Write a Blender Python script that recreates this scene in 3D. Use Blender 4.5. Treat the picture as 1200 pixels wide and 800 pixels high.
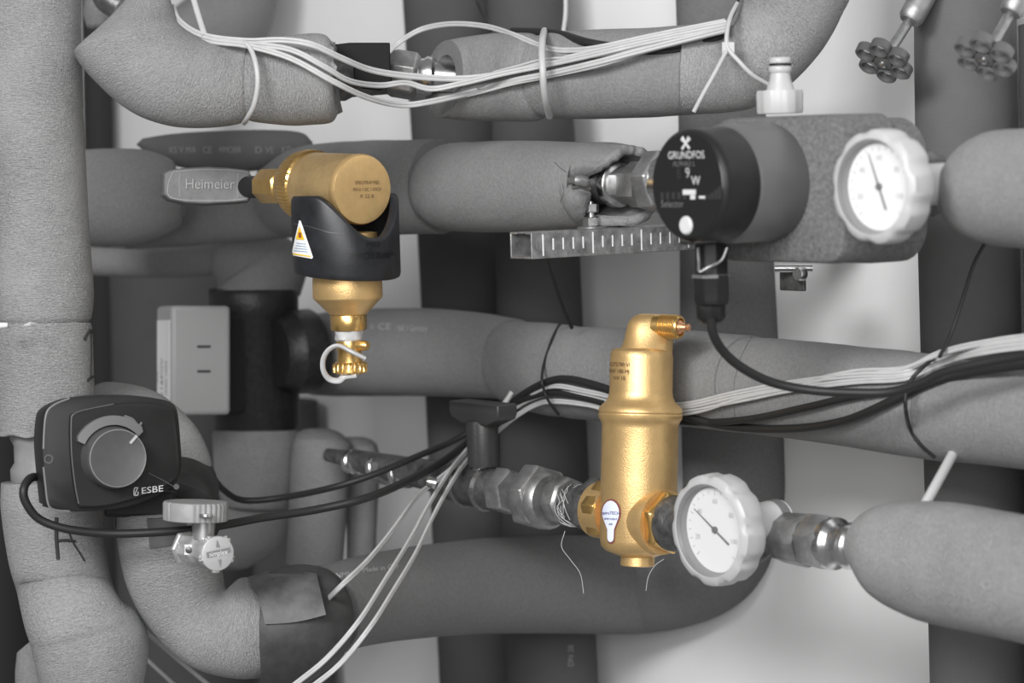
import bpy, math, random
from mathutils import Vector, Matrix, noise
from mathutils.bvhtree import BVHTree
random.seed(7)
for o in list(bpy.data.objects): bpy.data.objects.remove(o)
SC = bpy.context.scene
COL = SC.collection
PI = math.pi
# ------------------------------------------------------------------ camera
# The wall is the plane y = 0, pipes run along X, the camera looks at it obliquely.
FPX = 3000.0; FD = 2.0
YAW = math.radians(52); PIT = math.radians(4.2); ROL = math.radians(1.5)
F = Vector((-math.sin(YAW)*math.cos(PIT), math.cos(YAW)*math.cos(PIT), -math.sin(PIT)))
R0 = Vector((math.cos(YAW), math.sin(YAW), 0)); U0 = R0.cross(F)
R = R0*math.cos(ROL) - U0*math.sin(ROL); U = U0*math.cos(ROL) + R0*math.sin(ROL)
CAM = Vector((0, -0.27, 1.2)) - FD*(F + R*((748-600)/FPX) + U*((400-600)/FPX))
cd = bpy.data.cameras.new('camera'); cam = bpy.data.objects.new('camera', cd); COL.objects.link(cam)
M4 = Matrix(((R.x, U.x, -F.x, CAM.x), (R.y, U.y, -F.y, CAM.y), (R.z, U.z, -F.z, CAM.z), (0, 0, 0, 1)))
cam.matrix_world = M4
cd.sensor_width = 36; cd.lens = 36*FPX/1200
cd.clip_start = 0.05
cd.dof.use_dof = True; cd.dof.focus_distance = FD; cd.dof.aperture_fstop = 6.0
SC.camera = cam
# ------------------------------------------------------------------ light
SC.view_settings.view_transform = 'Standard'; SC.view_settings.look = 'None'
SC.view_settings.exposure = 0.0; SC.view_settings.gamma = 1.0
SC.view_settings.use_curve_mapping = False
w = bpy.data.worlds.new('world'); SC.world = w; w.use_nodes = True
w.node_tree.nodes['Background'].inputs[0].default_value = (1, 1, 1, 1)
w.node_tree.nodes['Background'].inputs[1].default_value = 0.21
def area(name, loc, target, sx, sy, power):
    l = bpy.data.lights.new(name, 'AREA'); l.shape = 'RECTANGLE'; l.size = sx; l.size_y = sy; l.energy = power
    o = bpy.data.objects.new(name, l); COL.objects.link(o); o.location = loc
    o.rotation_euler = (Vector(target)-Vector(loc)).to_track_quat('-Z', 'Y').to_euler()
    return o
area('ceiling_lamp', CAM - F*0.25 - R*1.15 + Vector((0, 0, 0.95)), (0.0, -0.25, 1.2), 0.8, 0.6, 56)
area('right_fill_light', Vector((1.5, -1.7, 1.9)), (0.25, 0, 1.15), 1.2, 1.2, 36)  # added fill lamp that brightens the wall on the right
# ------------------------------------------------------------------ pixel helpers (1200 x 800 frame of the photograph -> points in the room)
def ray(u, v): return F + R*((u-600)/FPX) + U*((400-v)/FPX)
def P(u, v, d): return CAM + ray(u, v)*d
def DY(u, v, y): return (y-CAM.y)/ray(u, v).y
def PW(u, v, y): return P(u, v, DY(u, v, y))
def depth(p): return (p-CAM).dot(F)
# ------------------------------------------------------------------ materials
MATS = {}
def mat(name, col, rough=0.6, metal=0.0, bump=0.0, bscale=300, var=0.0, vscale=8, spec=0.5, kind=None, coat=0):
    if name in MATS: return MATS[name]
    if not isinstance(col, tuple): col = (col, col, col)
    m = bpy.data.materials.new(name); m.use_nodes = True; nt = m.node_tree; N = nt.nodes; L = nt.links
    b = N['Principled BSDF']
    b.inputs['Base Color'].default_value = (*col, 1); b.inputs['Roughness'].default_value = rough
    b.inputs['Metallic'].default_value = metal; b.inputs['Specular IOR Level'].default_value = spec
    b.inputs['Coat Weight'].default_value = coat
    tc = N.new('ShaderNodeTexCoord')
    def nz(scale, vec, detail=4, rough_=0.6):
        n = N.new('ShaderNodeTexNoise'); n.inputs['Scale'].default_value = scale
        n.inputs['Detail'].default_value = detail; n.inputs['Roughness'].default_value = rough_
        L.new(vec, n.inputs['Vector']); return n
    if var > 0:
        n = nz(vscale, tc.outputs['Object'], 6)
        mx = N.new('ShaderNodeMix'); mx.data_type = 'RGBA'
        mx.inputs['A'].default_value = (*[c*(1-var) for c in col], 1)
        mx.inputs['B'].default_value = (*[min(1, c*(1+var)) for c in col], 1)
        cr = N.new('ShaderNodeMapRange'); cr.inputs['From Min'].default_value = 0.3; cr.inputs['From Max'].default_value = 0.7
        L.new(n.outputs['Fac'], cr.inputs['Value']); L.new(cr.outputs['Result'], mx.inputs['Factor'])
        L.new(mx.outputs['Result'], b.inputs['Base Color'])
    if kind == 'foam':
        # leathery closed cell foam: wrinkles across the pipe (UV in metres) + fine grain
        mp = N.new('ShaderNodeMapping'); mp.inputs['Scale'].default_value = (0.75, 3.3, 1); L.new(tc.outputs['UV'], mp.inputs['Vector'])
        n1 = nz(270, mp.outputs['Vector'], 3)
        n1.inputs['Distortion'].default_value = 1.2
        n2 = nz(900, tc.outputs['Object'], 2)
        add = N.new('ShaderNodeMath'); add.operation = 'MULTIPLY_ADD'; add.inputs[1].default_value = 0.5
        L.new(n2.outputs['Fac'], add.inputs[0]); L.new(n1.outputs['Fac'], add.inputs[2])
        n3 = nz(14, tc.outputs['Object'], 2)
        mm = N.new('ShaderNodeMath'); mm.operation = 'MULTIPLY'
        L.new(n3.outputs['Fac'], mm.inputs[0]); L.new(add.outputs[0], mm.inputs[1])
        bp = N.new('ShaderNodeBump'); bp.inputs['Strength'].default_value = bump; bp.inputs['Distance'].default_value = 0.0036
        L.new(mm.outputs[0], bp.inputs['Height']); L.new(bp.outputs['Normal'], b.inputs['Normal'])
    elif bump > 0:
        n = nz(bscale, tc.outputs['Object'], 3)
        bp = N.new('ShaderNodeBump'); bp.inputs['Strength'].default_value = bump; bp.inputs['Distance'].default_value = 0.001
        L.new(n.outputs['Fac'], bp.inputs['Height']); L.new(bp.outputs['Normal'], b.inputs['Normal'])
    MATS[name] = m; return m
FOAM = lambda: mat('foam_grey', 0.30, 0.85, kind='foam', bump=1.0, var=0.16, vscale=700, spec=0.2)
FOAM2 = lambda: mat('foam_mid', 0.235, 0.85, kind='foam', bump=0.75, var=0.12, vscale=400, spec=0.3)
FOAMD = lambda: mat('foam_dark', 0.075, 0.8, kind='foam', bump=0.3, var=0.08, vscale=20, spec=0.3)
TAPE = lambda: mat('tape_dark', 0.035, 0.6, bump=0.6, bscale=60, var=0.45, vscale=45)
WHITE = lambda: mat('white_plastic', 0.43, 0.4)
CABW = lambda: mat('white_cable', 0.44, 0.45, var=0.06, vscale=90)
CABB = lambda: mat('black_cable', 0.018, 0.5, spec=0.35)
BLACK = lambda: mat('black_plastic', 0.014, 0.42, bump=0.15, bscale=900, var=0.25, vscale=30, spec=0.3)
BLACKM = lambda: mat('black_matt', 0.018, 0.55, bump=0.25, bscale=700, spec=0.3)
EPP = lambda: mat('foam_black', 0.020, 0.42, spec=0.35, bump=0.6, bscale=260, var=0.3, vscale=200)
EPPG = lambda: mat('foam_speckled', 0.115, 0.75, bump=0.8, bscale=330, var=0.35, vscale=330)
STEEL = lambda: mat('steel', 0.31, 0.42, 0.75, bump=0.3, bscale=150, var=0.35, vscale=70)
STEELB = lambda: mat('bright_steel', 0.65, 0.25, 1.0, bump=0.1, bscale=200, var=0.2, vscale=60)
STEELD = lambda: mat('dark_steel', 0.12, 0.42, 0.6, bump=0.6, bscale=220, var=0.5, vscale=110)
ZINC = lambda: mat('zinc', 0.30, 0.45, 0.75, bump=0.3, bscale=250, var=0.45, vscale=110)
BRASS = lambda: mat('brass_satin', (0.74, 0.50, 0.225), 0.40, 0.75, bump=0.25, bscale=900, var=0.10, vscale=60)
BRASSB = lambda: mat('brass_bright', (0.78, 0.50, 0.18), 0.28, 0.92, bump=0.1, bscale=500, var=0.12, vscale=60)
BRASSC = lambda: mat('brass_brushed', (0.50, 0.35, 0.17), 0.45, 0.65, bump=0.35, bscale=500, var=0.22, vscale=45)
COPPER = lambda: mat('copper_tip', (0.85, 0.45, 0.25), 0.35, 0.9)
INK = lambda: mat('dark_ink', 0.03, 0.8)
INKL = lambda: mat('light_ink', 0.42, 0.8)
GREYP = lambda: mat('grey_plastic', 0.34, 0.5, var=0.03)
# ------------------------------------------------------------------ mesh builder
class MB:
    def __init__(s): s.v = []; s.f = []; s.uv = {}; s.flat = set()
    def add(s, vs, fs, uvs=None, flat=False):
        b = len(s.v); s.v += [Vector(p) for p in vs]
        for i, f in enumerate(fs):
            if flat: s.flat.add(len(s.f))
            s.f.append([b+k for k in f])
            if uvs: s.uv[len(s.f)-1] = uvs[i]
        return s
    def grid(s, rings, closed=True, cap0=False, cap1=False, flat=False, uv=None):
        n = len(rings[0]); vs = [p for r in rings for p in r]; fs = []; us = []
        for i in range(len(rings)-1):
            for j in range(n if closed else n-1):
                k = (j+1) % n
                fs.append([i*n+j, i*n+k, (i+1)*n+k, (i+1)*n+j])
                if uv: us.append([uv(i, j), uv(i, j+1), uv(i+1, j+1), uv(i+1, j)])
        if cap0: fs.append(list(range(n))[::-1]); us.append([(0, 0)]*n)
        if cap1: fs.append([(len(rings)-1)*n+j for j in range(n)]); us.append([(0, 0)]*n)
        s.add(vs, fs, us if uv else None, flat); return s
    def lathe(s, prof, o, ax, n=48, phase=0.0, rf=None, flat=False, caps=True):
        """prof: (t along axis, radius); rf(theta, i) scales the radius"""
        ax = Vector(ax).normalized(); o = Vector(o)
        h = Vector((0, 0, 1)) if abs(ax.z) < 0.9 else Vector((1, 0, 0))
        e1 = (h-ax*h.dot(ax)).normalized(); e2 = ax.cross(e1); rings = []
        for i, (t, r) in enumerate(prof):
            ring = []
            for j in range(n):
                a = phase+2*PI*j/n; q = r*(rf(a, i) if rf else 1)
                ring.append(o+ax*t+e1*(math.cos(a)*q)+e2*(math.sin(a)*q))
            rings.append(ring)
        return s.grid(rings, True, caps, caps, flat)
    def tube(s, pts, r, n=10, caps=True, flatn=1.0):
        rings = []; m = len(pts); L = 0; Ls = []
        prev = None
        for i, p in enumerate(pts):
            t = (pts[min(i+1, m-1)]-pts[max(i-1, 0)]).normalized()
            if prev is None:
                h = Vector((0, 0, 1)) if abs(t.z) < 0.9 else Vector((1, 0, 0)); e1 = (h-t*h.dot(t)).normalized()
            else: e1 = (prev-t*prev.dot(t)).normalized()
            prev = e1; e2 = t.cross(e1); rr = r[i] if isinstance(r, (list, tuple)) else r
            rings.append([p+e1*math.cos(2*PI*j/n)*rr+e2*math.sin(2*PI*j/n)*rr*flatn for j in range(n)])
        return s.grid(rings, True, caps, caps)
    def box(s, o, ex, ey, ez, sx, sy, sz):
        """box centred on o, full sizes"""
        vs = [o+ex*(a*sx/2)+ey*(b*sy/2)+ez*(c*sz/2) for a in (-1, 1) for b in (-1, 1) for c in (-1, 1)]
        s.add(vs, [[0, 1, 3, 2], [4, 6, 7, 5], [0, 4, 5, 1], [2, 3, 7, 6], [0, 2, 6, 4], [1, 5, 7, 3]], flat=True); return s
    def prism(s, poly, d0, d1, bev=0.0, flat=True):
        """poly: list of Vector outline, extruded from +d0 to +d1 (vectors), bevelled near d1 end"""
        c = sum(poly, Vector())/len(poly)
        rings = [[p+d0 for p in poly]]
        if bev > 0:
            ln = (d1-d0).length; k = 1-bev/ln
            rings.append([p+d0.lerp(d1, k) for p in poly])
            rings.append([p+(c-p).normalized()*bev*0.3+d0.lerp(d1, 1-bev*0.3/ln) for p in poly])
            rings.append([p+(c-p).normalized()*bev+d1 for p in poly])
        else: rings.append([p+d1 for p in poly])
        return s.grid(rings, True, True, True, flat)
def mk(name, mb, m, parent=None, bevel=0.0, subd=0, autos=40):
    me = bpy.data.meshes.new(name)
    if parent is not None: off = worldloc(parent)
    else:
        off = sum(mb.v, Vector())/len(mb.v)
    me.from_pydata([tuple(p-off) for p in mb.v], [], mb.f)
    ul = me.uv_layers.new(name='UVMap')
    for i, p in enumerate(me.polygons):
        p.use_smooth = True
        q = mb.uv.get(i)
        if q:
            for k, li in enumerate(p.loop_indices): ul.data[li].uv = q[k % len(q)]
    import bmesh
    bm = bmesh.new(); bm.from_mesh(me); bmesh.ops.recalc_face_normals(bm, faces=bm.faces)
    for e in bm.edges:
        if len(e.link_faces) == 2 and e.calc_face_angle(0) > math.radians(autos): e.smooth = False
    bm.to_mesh(me); bm.free()
    me.materials.append(m)
    o = bpy.data.objects.new(name, me); COL.objects.link(o)
    if parent is not None: o.parent = parent; o.location = (0, 0, 0)
    else: o.location = off
    if bevel > 0:
        b = o.modifiers.new('bevel', 'BEVEL'); b.width = bevel; b.segments = 3; b.limit_method = 'ANGLE'; b.angle_limit = math.radians(35)
    if subd:
        b = o.modifiers.new('subd', 'SUBSURF'); b.levels = subd; b.render_levels = subd
    return o
def worldloc(o):
    v = Vector(o.location)
    while o.parent: o = o.parent; v += Vector(o.location)
    return v
def thing(name, label, cat, loc, group=None):
    o = bpy.data.objects.new(name, None); COL.objects.link(o); o.location = loc; o.empty_display_size = 0.02
    return tag(o, label, cat, group)
def tag(o, label, cat, group=None, kind=None):
    if label: o['label'] = label
    if cat: o['category'] = cat
    if group: o['group'] = group
    if kind: o['kind'] = kind
    return o
def crom(P_, n=6, closed=False):
    """Catmull-Rom through a list of tuples/Vectors"""
    out = []; m = len(P_)
    P_ = [Vector(p) for p in P_]
    for i in range(m-1):
        p0 = P_[i-1] if i > 0 else P_[i]*2-P_[i+1]
        p3 = P_[i+2] if i+2 < m else P_[i+1]*2-P_[i]
        p1, p2 = P_[i], P_[i+1]
        for k in range(n):
            t = k/n
            out.append(0.5*((2*p1)+(p2-p0)*t+(2*p0-5*p1+4*p2-p3)*t*t+(3*p1-p0-3*p2+p3)*t*t*t))
    out.append(P_[-1]); return out
# ---- sleeves: a round cross-section between two outline points of each station
def sleeve_mb(st, y=None, n=48, sub=6, end0='hole', end1='hole', jag=0.0, lump=0.008, depthk=1.0, inner=0.5, seed=0, cut0=0.0, cut1=0.0):
    A = []
    for s in st:
        ua, va, ub, vb = s[:4]; cu, cv = (ua+ub)/2, (va+vb)/2
        d = s[4] if len(s) > 4 else DY(cu, cv, y)
        a, b = P(ua, va, d), P(ub, vb, d); A.append(((a+b)/2, (b-a)/2))
    C = crom([a[0] for a in A], sub); H = crom([a[1] for a in A], sub)
    rings = []; Ls = [0]; m = len(C)
    for i in range(1, m): Ls.append(Ls[-1]+(C[i]-C[i-1]).length)
    for i in range(m):
        t = (C[min(i+1, m-1)]-C[max(i-1, 0)]).normalized(); h = H[i]
        e2 = t.cross(h).normalized()*h.length*depthk; ring = []
        for j in range(n):
            a = 2*PI*j/n
            p = h*math.cos(a)+e2*math.sin(a)
            q = C[i]+p
            k = 1+lump*2*noise.noise(q*22+Vector((seed, 0, 0)))+lump*0.8*noise.noise(q*70)
            q = C[i]+p*k
            if jag and i in (0, m-1): q += t*jag*noise.noise(Vector((math.cos(a)*3, math.sin(a)*3, seed+i)))
            if cut0 and Ls[i] < 3*cut0: q += t*cut0*(1-Ls[i]/(3*cut0))*(-F.dot(p)/h.length)
            ring.append(q)
        rings.append(ring)
    rad = H[m//2].length
    mb = MB()
    mb.grid(rings, True, uv=lambda i, j: (rad*2*PI*j/n, Ls[i]))
    for which, end in ((0, end0), (m-1, end1)):
        if end is None: continue
        c = C[which]; t = (C[1]-C[0]).normalized()*-1 if which == 0 else (C[-1]-C[-2]).normalized()
        R_ = rings[which]; r = H[which].length
        if end == 'hole':
            rr = [R_, [c+(p-c)*0.985+t*r*0.02 for p in R_], [c+(p-c)*inner for p in R_], [c+(p-c)*inner*0.97-t*r*1.2 for p in R_]]
            mb.grid(rr, True, False, True)
        elif end == 'round':
            rr = [R_]+[[c+(p-c)*math.cos(a)+t*r*0.45*math.sin(a) for p in R_] for a in (0.3, 0.6, 0.9, 1.15)]
            mb.grid(rr, True, False, True)
        else: mb.grid([R_, [c+(p-c)*0.9+t*0.001 for p in R_]], True, False, True)
    return mb
CASTS = []
def addcast(o):
    off = worldloc(o)
    t = BVHTree.FromPolygons([v.co+off for v in o.data.vertices], [list(p.vertices) for p in o.data.polygons])
    CASTS.append((o, t)); return o
def cast(u, v, only=None):
    best = None; d0 = ray(u, v).normalized()
    for o, t in CASTS:
        if only and o not in only: continue
        h = t.ray_cast(CAM, d0)
        if h[0] is not None and (best is None or h[3] < best[2]): best = (h[0], h[1] if h[1].dot(d0) < 0 else -h[1], h[3])
    return best
def sleeve(name, label, st, m=None, parent=None, cat='pipe insulation', group=None, **kw):
    o = mk(name, sleeve_mb(st, **kw), m or FOAM(), parent, autos=60)
    if parent is None: tag(o, label, cat, group)
    elif label: o['label'] = label
    return addcast(o)
def fit(prof, y=None, d=None, n=48, mb=None, flat=False, phase=0.0, rf=None, ends=None, sh=0, sl=0.17):
    """round or hexagonal fitting on a pipe run; prof: (u, v_centre, r_px)"""
    mb = mb or MB(); prof = [(u+sh, v+sh*sl, r) for u, v, r in prof]
    def q(u, v): return P(u, v, d) if d is not None else PW(u, v, y)
    p0 = q(*prof[0][:2]); p1 = q(*prof[-1][:2])
    if ends: p0, p1 = ends
    ax = (p1-p0).normalized(); pr = []
    for (u, v, r) in prof:
        p = q(u, v); pr.append(((p-p0).dot(ax), r*depth(p)/FPX))
    return mb.lathe(pr, p0, ax, n, phase, rf, flat)
def cable_pts(pts, r, lift=None, only=None, sub=5):
    """pts: (u, v[, d]); without d the cable lies on whatever sleeve is there"""
    raw = []
    fine = crom([(p[0], p[1], (p[2] if len(p) > 2 else -1)) for p in pts], 1)
    ds = []
    for p in pts:
        if len(p) > 2: ds.append(p[2]); continue
        h = cast(p[0], p[1], only); ds.append(None if h is None else depth(h[0])-(r if lift is None else lift))
    for i, x in enumerate(ds):
        if x is None:
            a = next((k for k in range(i-1, -1, -1) if ds[k] is not None), None)
            b = next((k for k in range(i+1, len(ds)) if ds[k] is not None and (len(pts[k]) > 2 or True)), None)
            if a is None: ds[i] = ds[b] if b is not None else 2.0
            elif b is None: ds[i] = ds[a]
            else: ds[i] = ds[a]+(ds[b]-ds[a])*(i-a)/(b-a)
    return crom([P(p[0], p[1], x) for p, x in zip(pts, ds)], sub)
def cable(name, label, cat, pts, rpx, m, group=None, parent=None, flatn=1.0, **kw):
    r = rpx*2.0/FPX
    o = mk(name, MB().tube(cable_pts(pts, r, **kw), r, 10, True, flatn), m, parent)
    if parent is None: tag(o, label, cat, group)
    return o
# ---- text as mesh, mapped by a function (x, y) -> point
def text_data(s):
    c = bpy.data.curves.new('t', 'FONT'); c.body = s; c.align_x = 'CENTER'; c.align_y = 'CENTER'; c.size = 1; c.resolution_u = 3
    o = bpy.data.objects.new('t', c); COL.objects.link(o)
    dg = bpy.context.evaluated_depsgraph_get(); me = bpy.data.meshes.new_from_object(o.evaluated_get(dg))
    v = [(x.co.x, x.co.y) for x in me.vertices]; f = [list(p.vertices) for p in me.polygons]
    bpy.data.objects.remove(o); bpy.data.meshes.remove(me); bpy.data.curves.remove(c); return v, f
def text(name, s, fn, m, parent, thick=0.0):
    v, f = text_data(s)
    if not v: return None
    mb = MB(); mb.add([fn(x, y) for x, y in v], f)
    return mk(name, mb, m, parent)
def on_surface(cu, cv, su, sv, only, rot=0.0, lift=0.0004, shear=0.0):
    """maps a flat drawing onto the surface seen around pixel (cu, cv)"""
    ca, sa = math.cos(rot), math.sin(rot)
    h0 = cast(cu, cv, only)
    def fn(x, y):
        a, b = x*su, y*sv; u = cu+a*ca+b*sa; v = cv+a*sa-b*ca+shear*x
        h = cast(u, v, only) or h0
        return h[0]-ray(u, v).normalized()*lift+h[1]*lift
    return fn
def patch(name, poly, m, parent, only, lift=0.0003, n=3):
    """thin sticker / ink: polygon in pixels laid on the surface, finely split"""
    import bmesh
    bm = bmesh.new(); vs = [bm.verts.new((u, v, 0)) for u, v in poly]; bm.faces.new(vs)
    bmesh.ops.triangulate(bm, faces=bm.faces)
    for _ in range(n): bmesh.ops.subdivide_edges(bm, edges=bm.edges[:], cuts=1, use_grid_fill=True)
    mb = MB(); bm.verts.index_update(); pts = []
    hd = None
    for x in bm.verts:
        h = cast(x.co.x, x.co.y, only) or hd; hd = h
        pts.append(h[0]-ray(x.co.x, x.co.y).normalized()*lift+h[1]*lift)
    mb.add(pts, [[x.index for x in f_.verts] for f_ in bm.faces]); bm.free()
    return mk(name, mb, m, parent)
def stroke(name, pts, wpx, m, parent, only, sub=5):
    r = wpx*2/FPX/2; mb = MB(); q = []
    for (u, v) in [(p.x, p.y) for p in crom([(a, b, 0) for a, b in pts], sub)]:
        h = cast(u, v, only)
        if h: q.append(h[0]+h[1]*0.0001)
    mb.tube(q, r, 8, True, 1.0); return mk(name, mb, m, parent)

# ================================================================== SETTING
mb = MB(); mb.add([(-2.2, 0, -0.2), (1.4, 0, -0.2), (1.4, 0, 2.8), (-2.2, 0, 2.8), (-2.2, 0.1, -0.2), (1.4, 0.1, -0.2), (1.4, 0.1, 2.8), (-2.2, 0.1, 2.8)],
                  [[0, 1, 2, 3], [5, 4, 7, 6], [4, 0, 3, 7], [1, 5, 6, 2], [3, 2, 6, 7], [4, 5, 1, 0]])
tag(mk('wall_back', mb, mat('wall_paint', 0.80, 0.7, bump=0.1, bscale=60, var=0.03, vscale=4)), None, None, kind='structure')

# ================================================================== VERTICAL PIPES ON THE WALL
VP = 'dark insulated riser pipes on the white wall'
def riser(label, st, m=None, y=-0.055, **kw):
    ext = lambda a, b, k: tuple(p+(p-q)*k for p, q in zip(a, b))
    if st[0][1] == -60: st = [ext(st[0], st[1], 250/(st[1][1]-st[0][1]))]+st
    if st[-1][1] == 860: st = st+[ext(st[-1], st[-2], 250/(st[-1][1]-st[-2][1]))]
    return sleeve('insulated_riser_pipe', label, st, m or FOAMD(), cat='pipe', y=y, lump=0.003, **kw)
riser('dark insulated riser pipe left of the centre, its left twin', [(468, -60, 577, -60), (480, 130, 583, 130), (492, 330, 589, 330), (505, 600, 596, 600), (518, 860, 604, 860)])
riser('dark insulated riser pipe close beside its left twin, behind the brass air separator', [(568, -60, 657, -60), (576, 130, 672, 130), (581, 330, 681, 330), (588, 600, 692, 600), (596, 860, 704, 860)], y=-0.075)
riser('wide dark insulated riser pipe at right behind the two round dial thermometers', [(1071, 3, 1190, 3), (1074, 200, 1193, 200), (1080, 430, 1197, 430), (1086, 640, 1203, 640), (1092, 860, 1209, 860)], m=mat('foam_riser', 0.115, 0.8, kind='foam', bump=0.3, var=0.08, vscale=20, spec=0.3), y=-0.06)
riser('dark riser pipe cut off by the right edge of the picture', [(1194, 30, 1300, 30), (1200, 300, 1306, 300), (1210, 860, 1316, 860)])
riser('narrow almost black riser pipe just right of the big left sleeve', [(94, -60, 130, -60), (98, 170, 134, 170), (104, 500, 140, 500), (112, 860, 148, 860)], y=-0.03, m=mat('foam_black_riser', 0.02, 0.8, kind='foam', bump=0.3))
riser('broad dark stand-in for the shaded wall behind the grey actuator box', [(128, 215, 290, 215), (130, 330, 293, 330), (134, 500, 297, 500), (142, 860, 305, 860)], y=-0.075)  # added dark pipe; its colour stands in for shade on the wall
riser('added dark pipe standing in for dark background behind the lower left sleeve', [(-60, 430, 40, 430), (-56, 600, 44, 600), (-50, 860, 50, 860)], y=-0.2, m=mat('foam_black_riser', 0.02))  # added pipe, near black to give the dark background at the edge
riser('added dark pipe keeping the background dark behind the tape-wrapped pipe bend', [(290, 470, 372, 470), (296, 620, 378, 620), (305, 860, 400, 860)], y=-0.05)  # added pipe that darkens the wall seen past the bend
# black plastic end collar of the right riser top (bright ends seen at the top)
mb = MB(); c = PW(1130, 0, -0.06)
mb.lathe([(0, 0.030), (0.004, 0.034), (0.05, 0.034)], c, (0, 0, 1), 32)
tag(mk('steel_pipe', mb, STEELB()), 'bare steel pipe rising out of the wide dark insulated riser', 'pipe')

# elbow run at the bottom that turns up into the riser
sleeve('insulated_pipe_bend', 'dark grey insulated pipe sweeping right from the black tape, turning up behind the lower thermometer',
       [(388, 768, 366, 667, 2.05), (450, 753, 425, 650, 2.13), (550, 743, 540, 633, 2.24), (650, 742, 650, 627, 2.32), (750, 742, 735, 628, 2.35), (818, 730, 778, 622, 2.33), (870, 703, 793, 608, 2.31), (906, 655, 799, 588, 2.29),
        (919, 590, 800, 566, 2.27), (920, 520, 799, 520, 2.27), (914, 380, 797, 380, 2.27), (905, 130, 795, 130, 2.27), (898, -60, 790, -60, 2.27)], mat('foam_bend', 0.17, 0.85, kind='foam', bump=0.6, var=0.1, vscale=300, spec=0.2), cat='pipe', lump=0.006)
O_BEND = CASTS[-1][0]
# top-left blurred bend behind
sleeve('insulated_pipe_bend', 'blurred grey pipe bend far back at the top left', [(175, 100, 205, 10, 2.75), (225, 88, 240, -20, 2.75), (300, 62, 240, -45, 2.75), (325, 0, 215, -60, 2.75), (330, -60, 220, -90, 2.75)], FOAM2(), cat='pipe')

# ================================================================== MIDDLE LONG PIPE (y = -0.18)
H = thing('insulated_pipe', 'long grey foam-insulated pipe crossing the middle from black valve shell to right edge', 'pipe', PW(740, 430, -0.18))
s1 = sleeve('foam_sleeve', None, [(372, 463, 372, 367), (392, 464, 392, 365), (430, 464, 430, 362), (500, 464, 500, 361), (560, 466, 560, 366), (600, 468, 605, 373)], FOAM2(), H, y=-0.18)
s2 = sleeve('foam_sleeve', None, [(588, 425, 588, 415), (590, 450, 592, 390), (597, 470, 603, 377), (620, 481, 620, 377), (648, 487, 650, 379), (672, 488, 672, 382)], FOAM2(), H, y=-0.18, end0='flat')
s3 = sleeve('foam_sleeve', None, [(664, 489, 672, 383), (690, 492, 690, 383), (800, 500, 800, 386), (880, 508, 878, 393)], FOAM2(), H, y=-0.18)
s4 = sleeve('foam_sleeve', None, [(872, 507, 874, 395), (930, 514, 930, 398), (1000, 524, 1000, 405), (1060, 534, 1060, 411), (1112, 541, 1106, 418)], FOAM2(), H, y=-0.18)
s5 = sleeve('foam_sleeve', None, [(1106, 540, 1106, 420), (1150, 544, 1150, 424), (1290, 560, 1290, 436), (1520, 590, 1520, 452)], FOAM2(), H, y=-0.18, end1='flat')
HS = [s1, s2, s3, s4, s5]
stroke('seam', [(881, 394), (868, 420), (860, 455), (862, 500)], 0.9, mat('seam_grey', 0.09, 0.8), s4, [s3, s4])
for s_, cu, cv, su in (('CE', 451, 383, 13), ('NR 1 Germany', 484, 385, 5.6), ('ili', 436, 383, 6)):
    text('print', s_, on_surface(cu, cv, su, 11, HS), INKL(), s1)

# ================================================================== ROW WITH THE PUMP (y = -0.27)
sleeve('foam_sleeve', 'short grey foam sleeve on the left behind the grey lever handle', [(85, 290, 85, 176, 2.32), (105, 289, 105, 175, 2.32), (160, 286, 165, 175, 2.3), (205, 270, 198, 185, 2.3), (214, 252, 206, 196, 2.3)], FOAM2(), jag=0.006)
e2 = sleeve('foam_sleeve', 'dark printed foam sleeve above the grey lever handle', [(160, 170, 168, 162, 2.36), (190, 190, 200, 157, 2.36), (240, 200, 240, 154, 2.36), (300, 200, 310, 152, 2.34), (350, 188, 352, 155, 2.34), (366, 178, 366, 166, 2.34)], mat('foam_charcoal', 0.10, 0.8, kind='foam', bump=0.3), depthk=0.8)  # foam in one even dark grey
for s_, cu, su, sh in (('KS V MA', 214, 8.5, 0.5), ('CE', 243, 9, 0), ('MMOBIR', 270, 7, 0), ('D', 303, 12, 0), ('VE', 316, 9, 0), ('KD', 336, 9, 0)):
    text('print', s_, on_surface(cu, 176, su, 11, [e2]), mat('faint_ink', 0.24, 0.8), e2)
sleeve('foam_sleeve', 'folded lower lip of grey foam below the grey lever handle', [(150, 292, 160, 262, 2.38), (220, 288, 215, 240, 2.38), (300, 282, 300, 228, 2.38), (370, 276, 370, 225, 2.38)], FOAM2(), end0='round')
sleeve('foam_sleeve', 'grey foam sleeve behind the upper brass dirt separator', [(335, 276, 335, 180, 2.36), (365, 278, 365, 170, 2.33), (420, 276, 420, 165, 2.28), (470, 275, 470, 164, 2.23), (515, 274, 515, 163, 2.20)], FOAM2())
e4mb = sleeve_mb([(499, 232, 501, 212), (503, 252, 508, 190), (518, 268, 530, 170), (560, 272, 565, 166), (620, 272, 622, 165), (668, 268, 672, 166), (700, 266, 706, 167)], y=-0.27, end0='round', end1=None)
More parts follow.
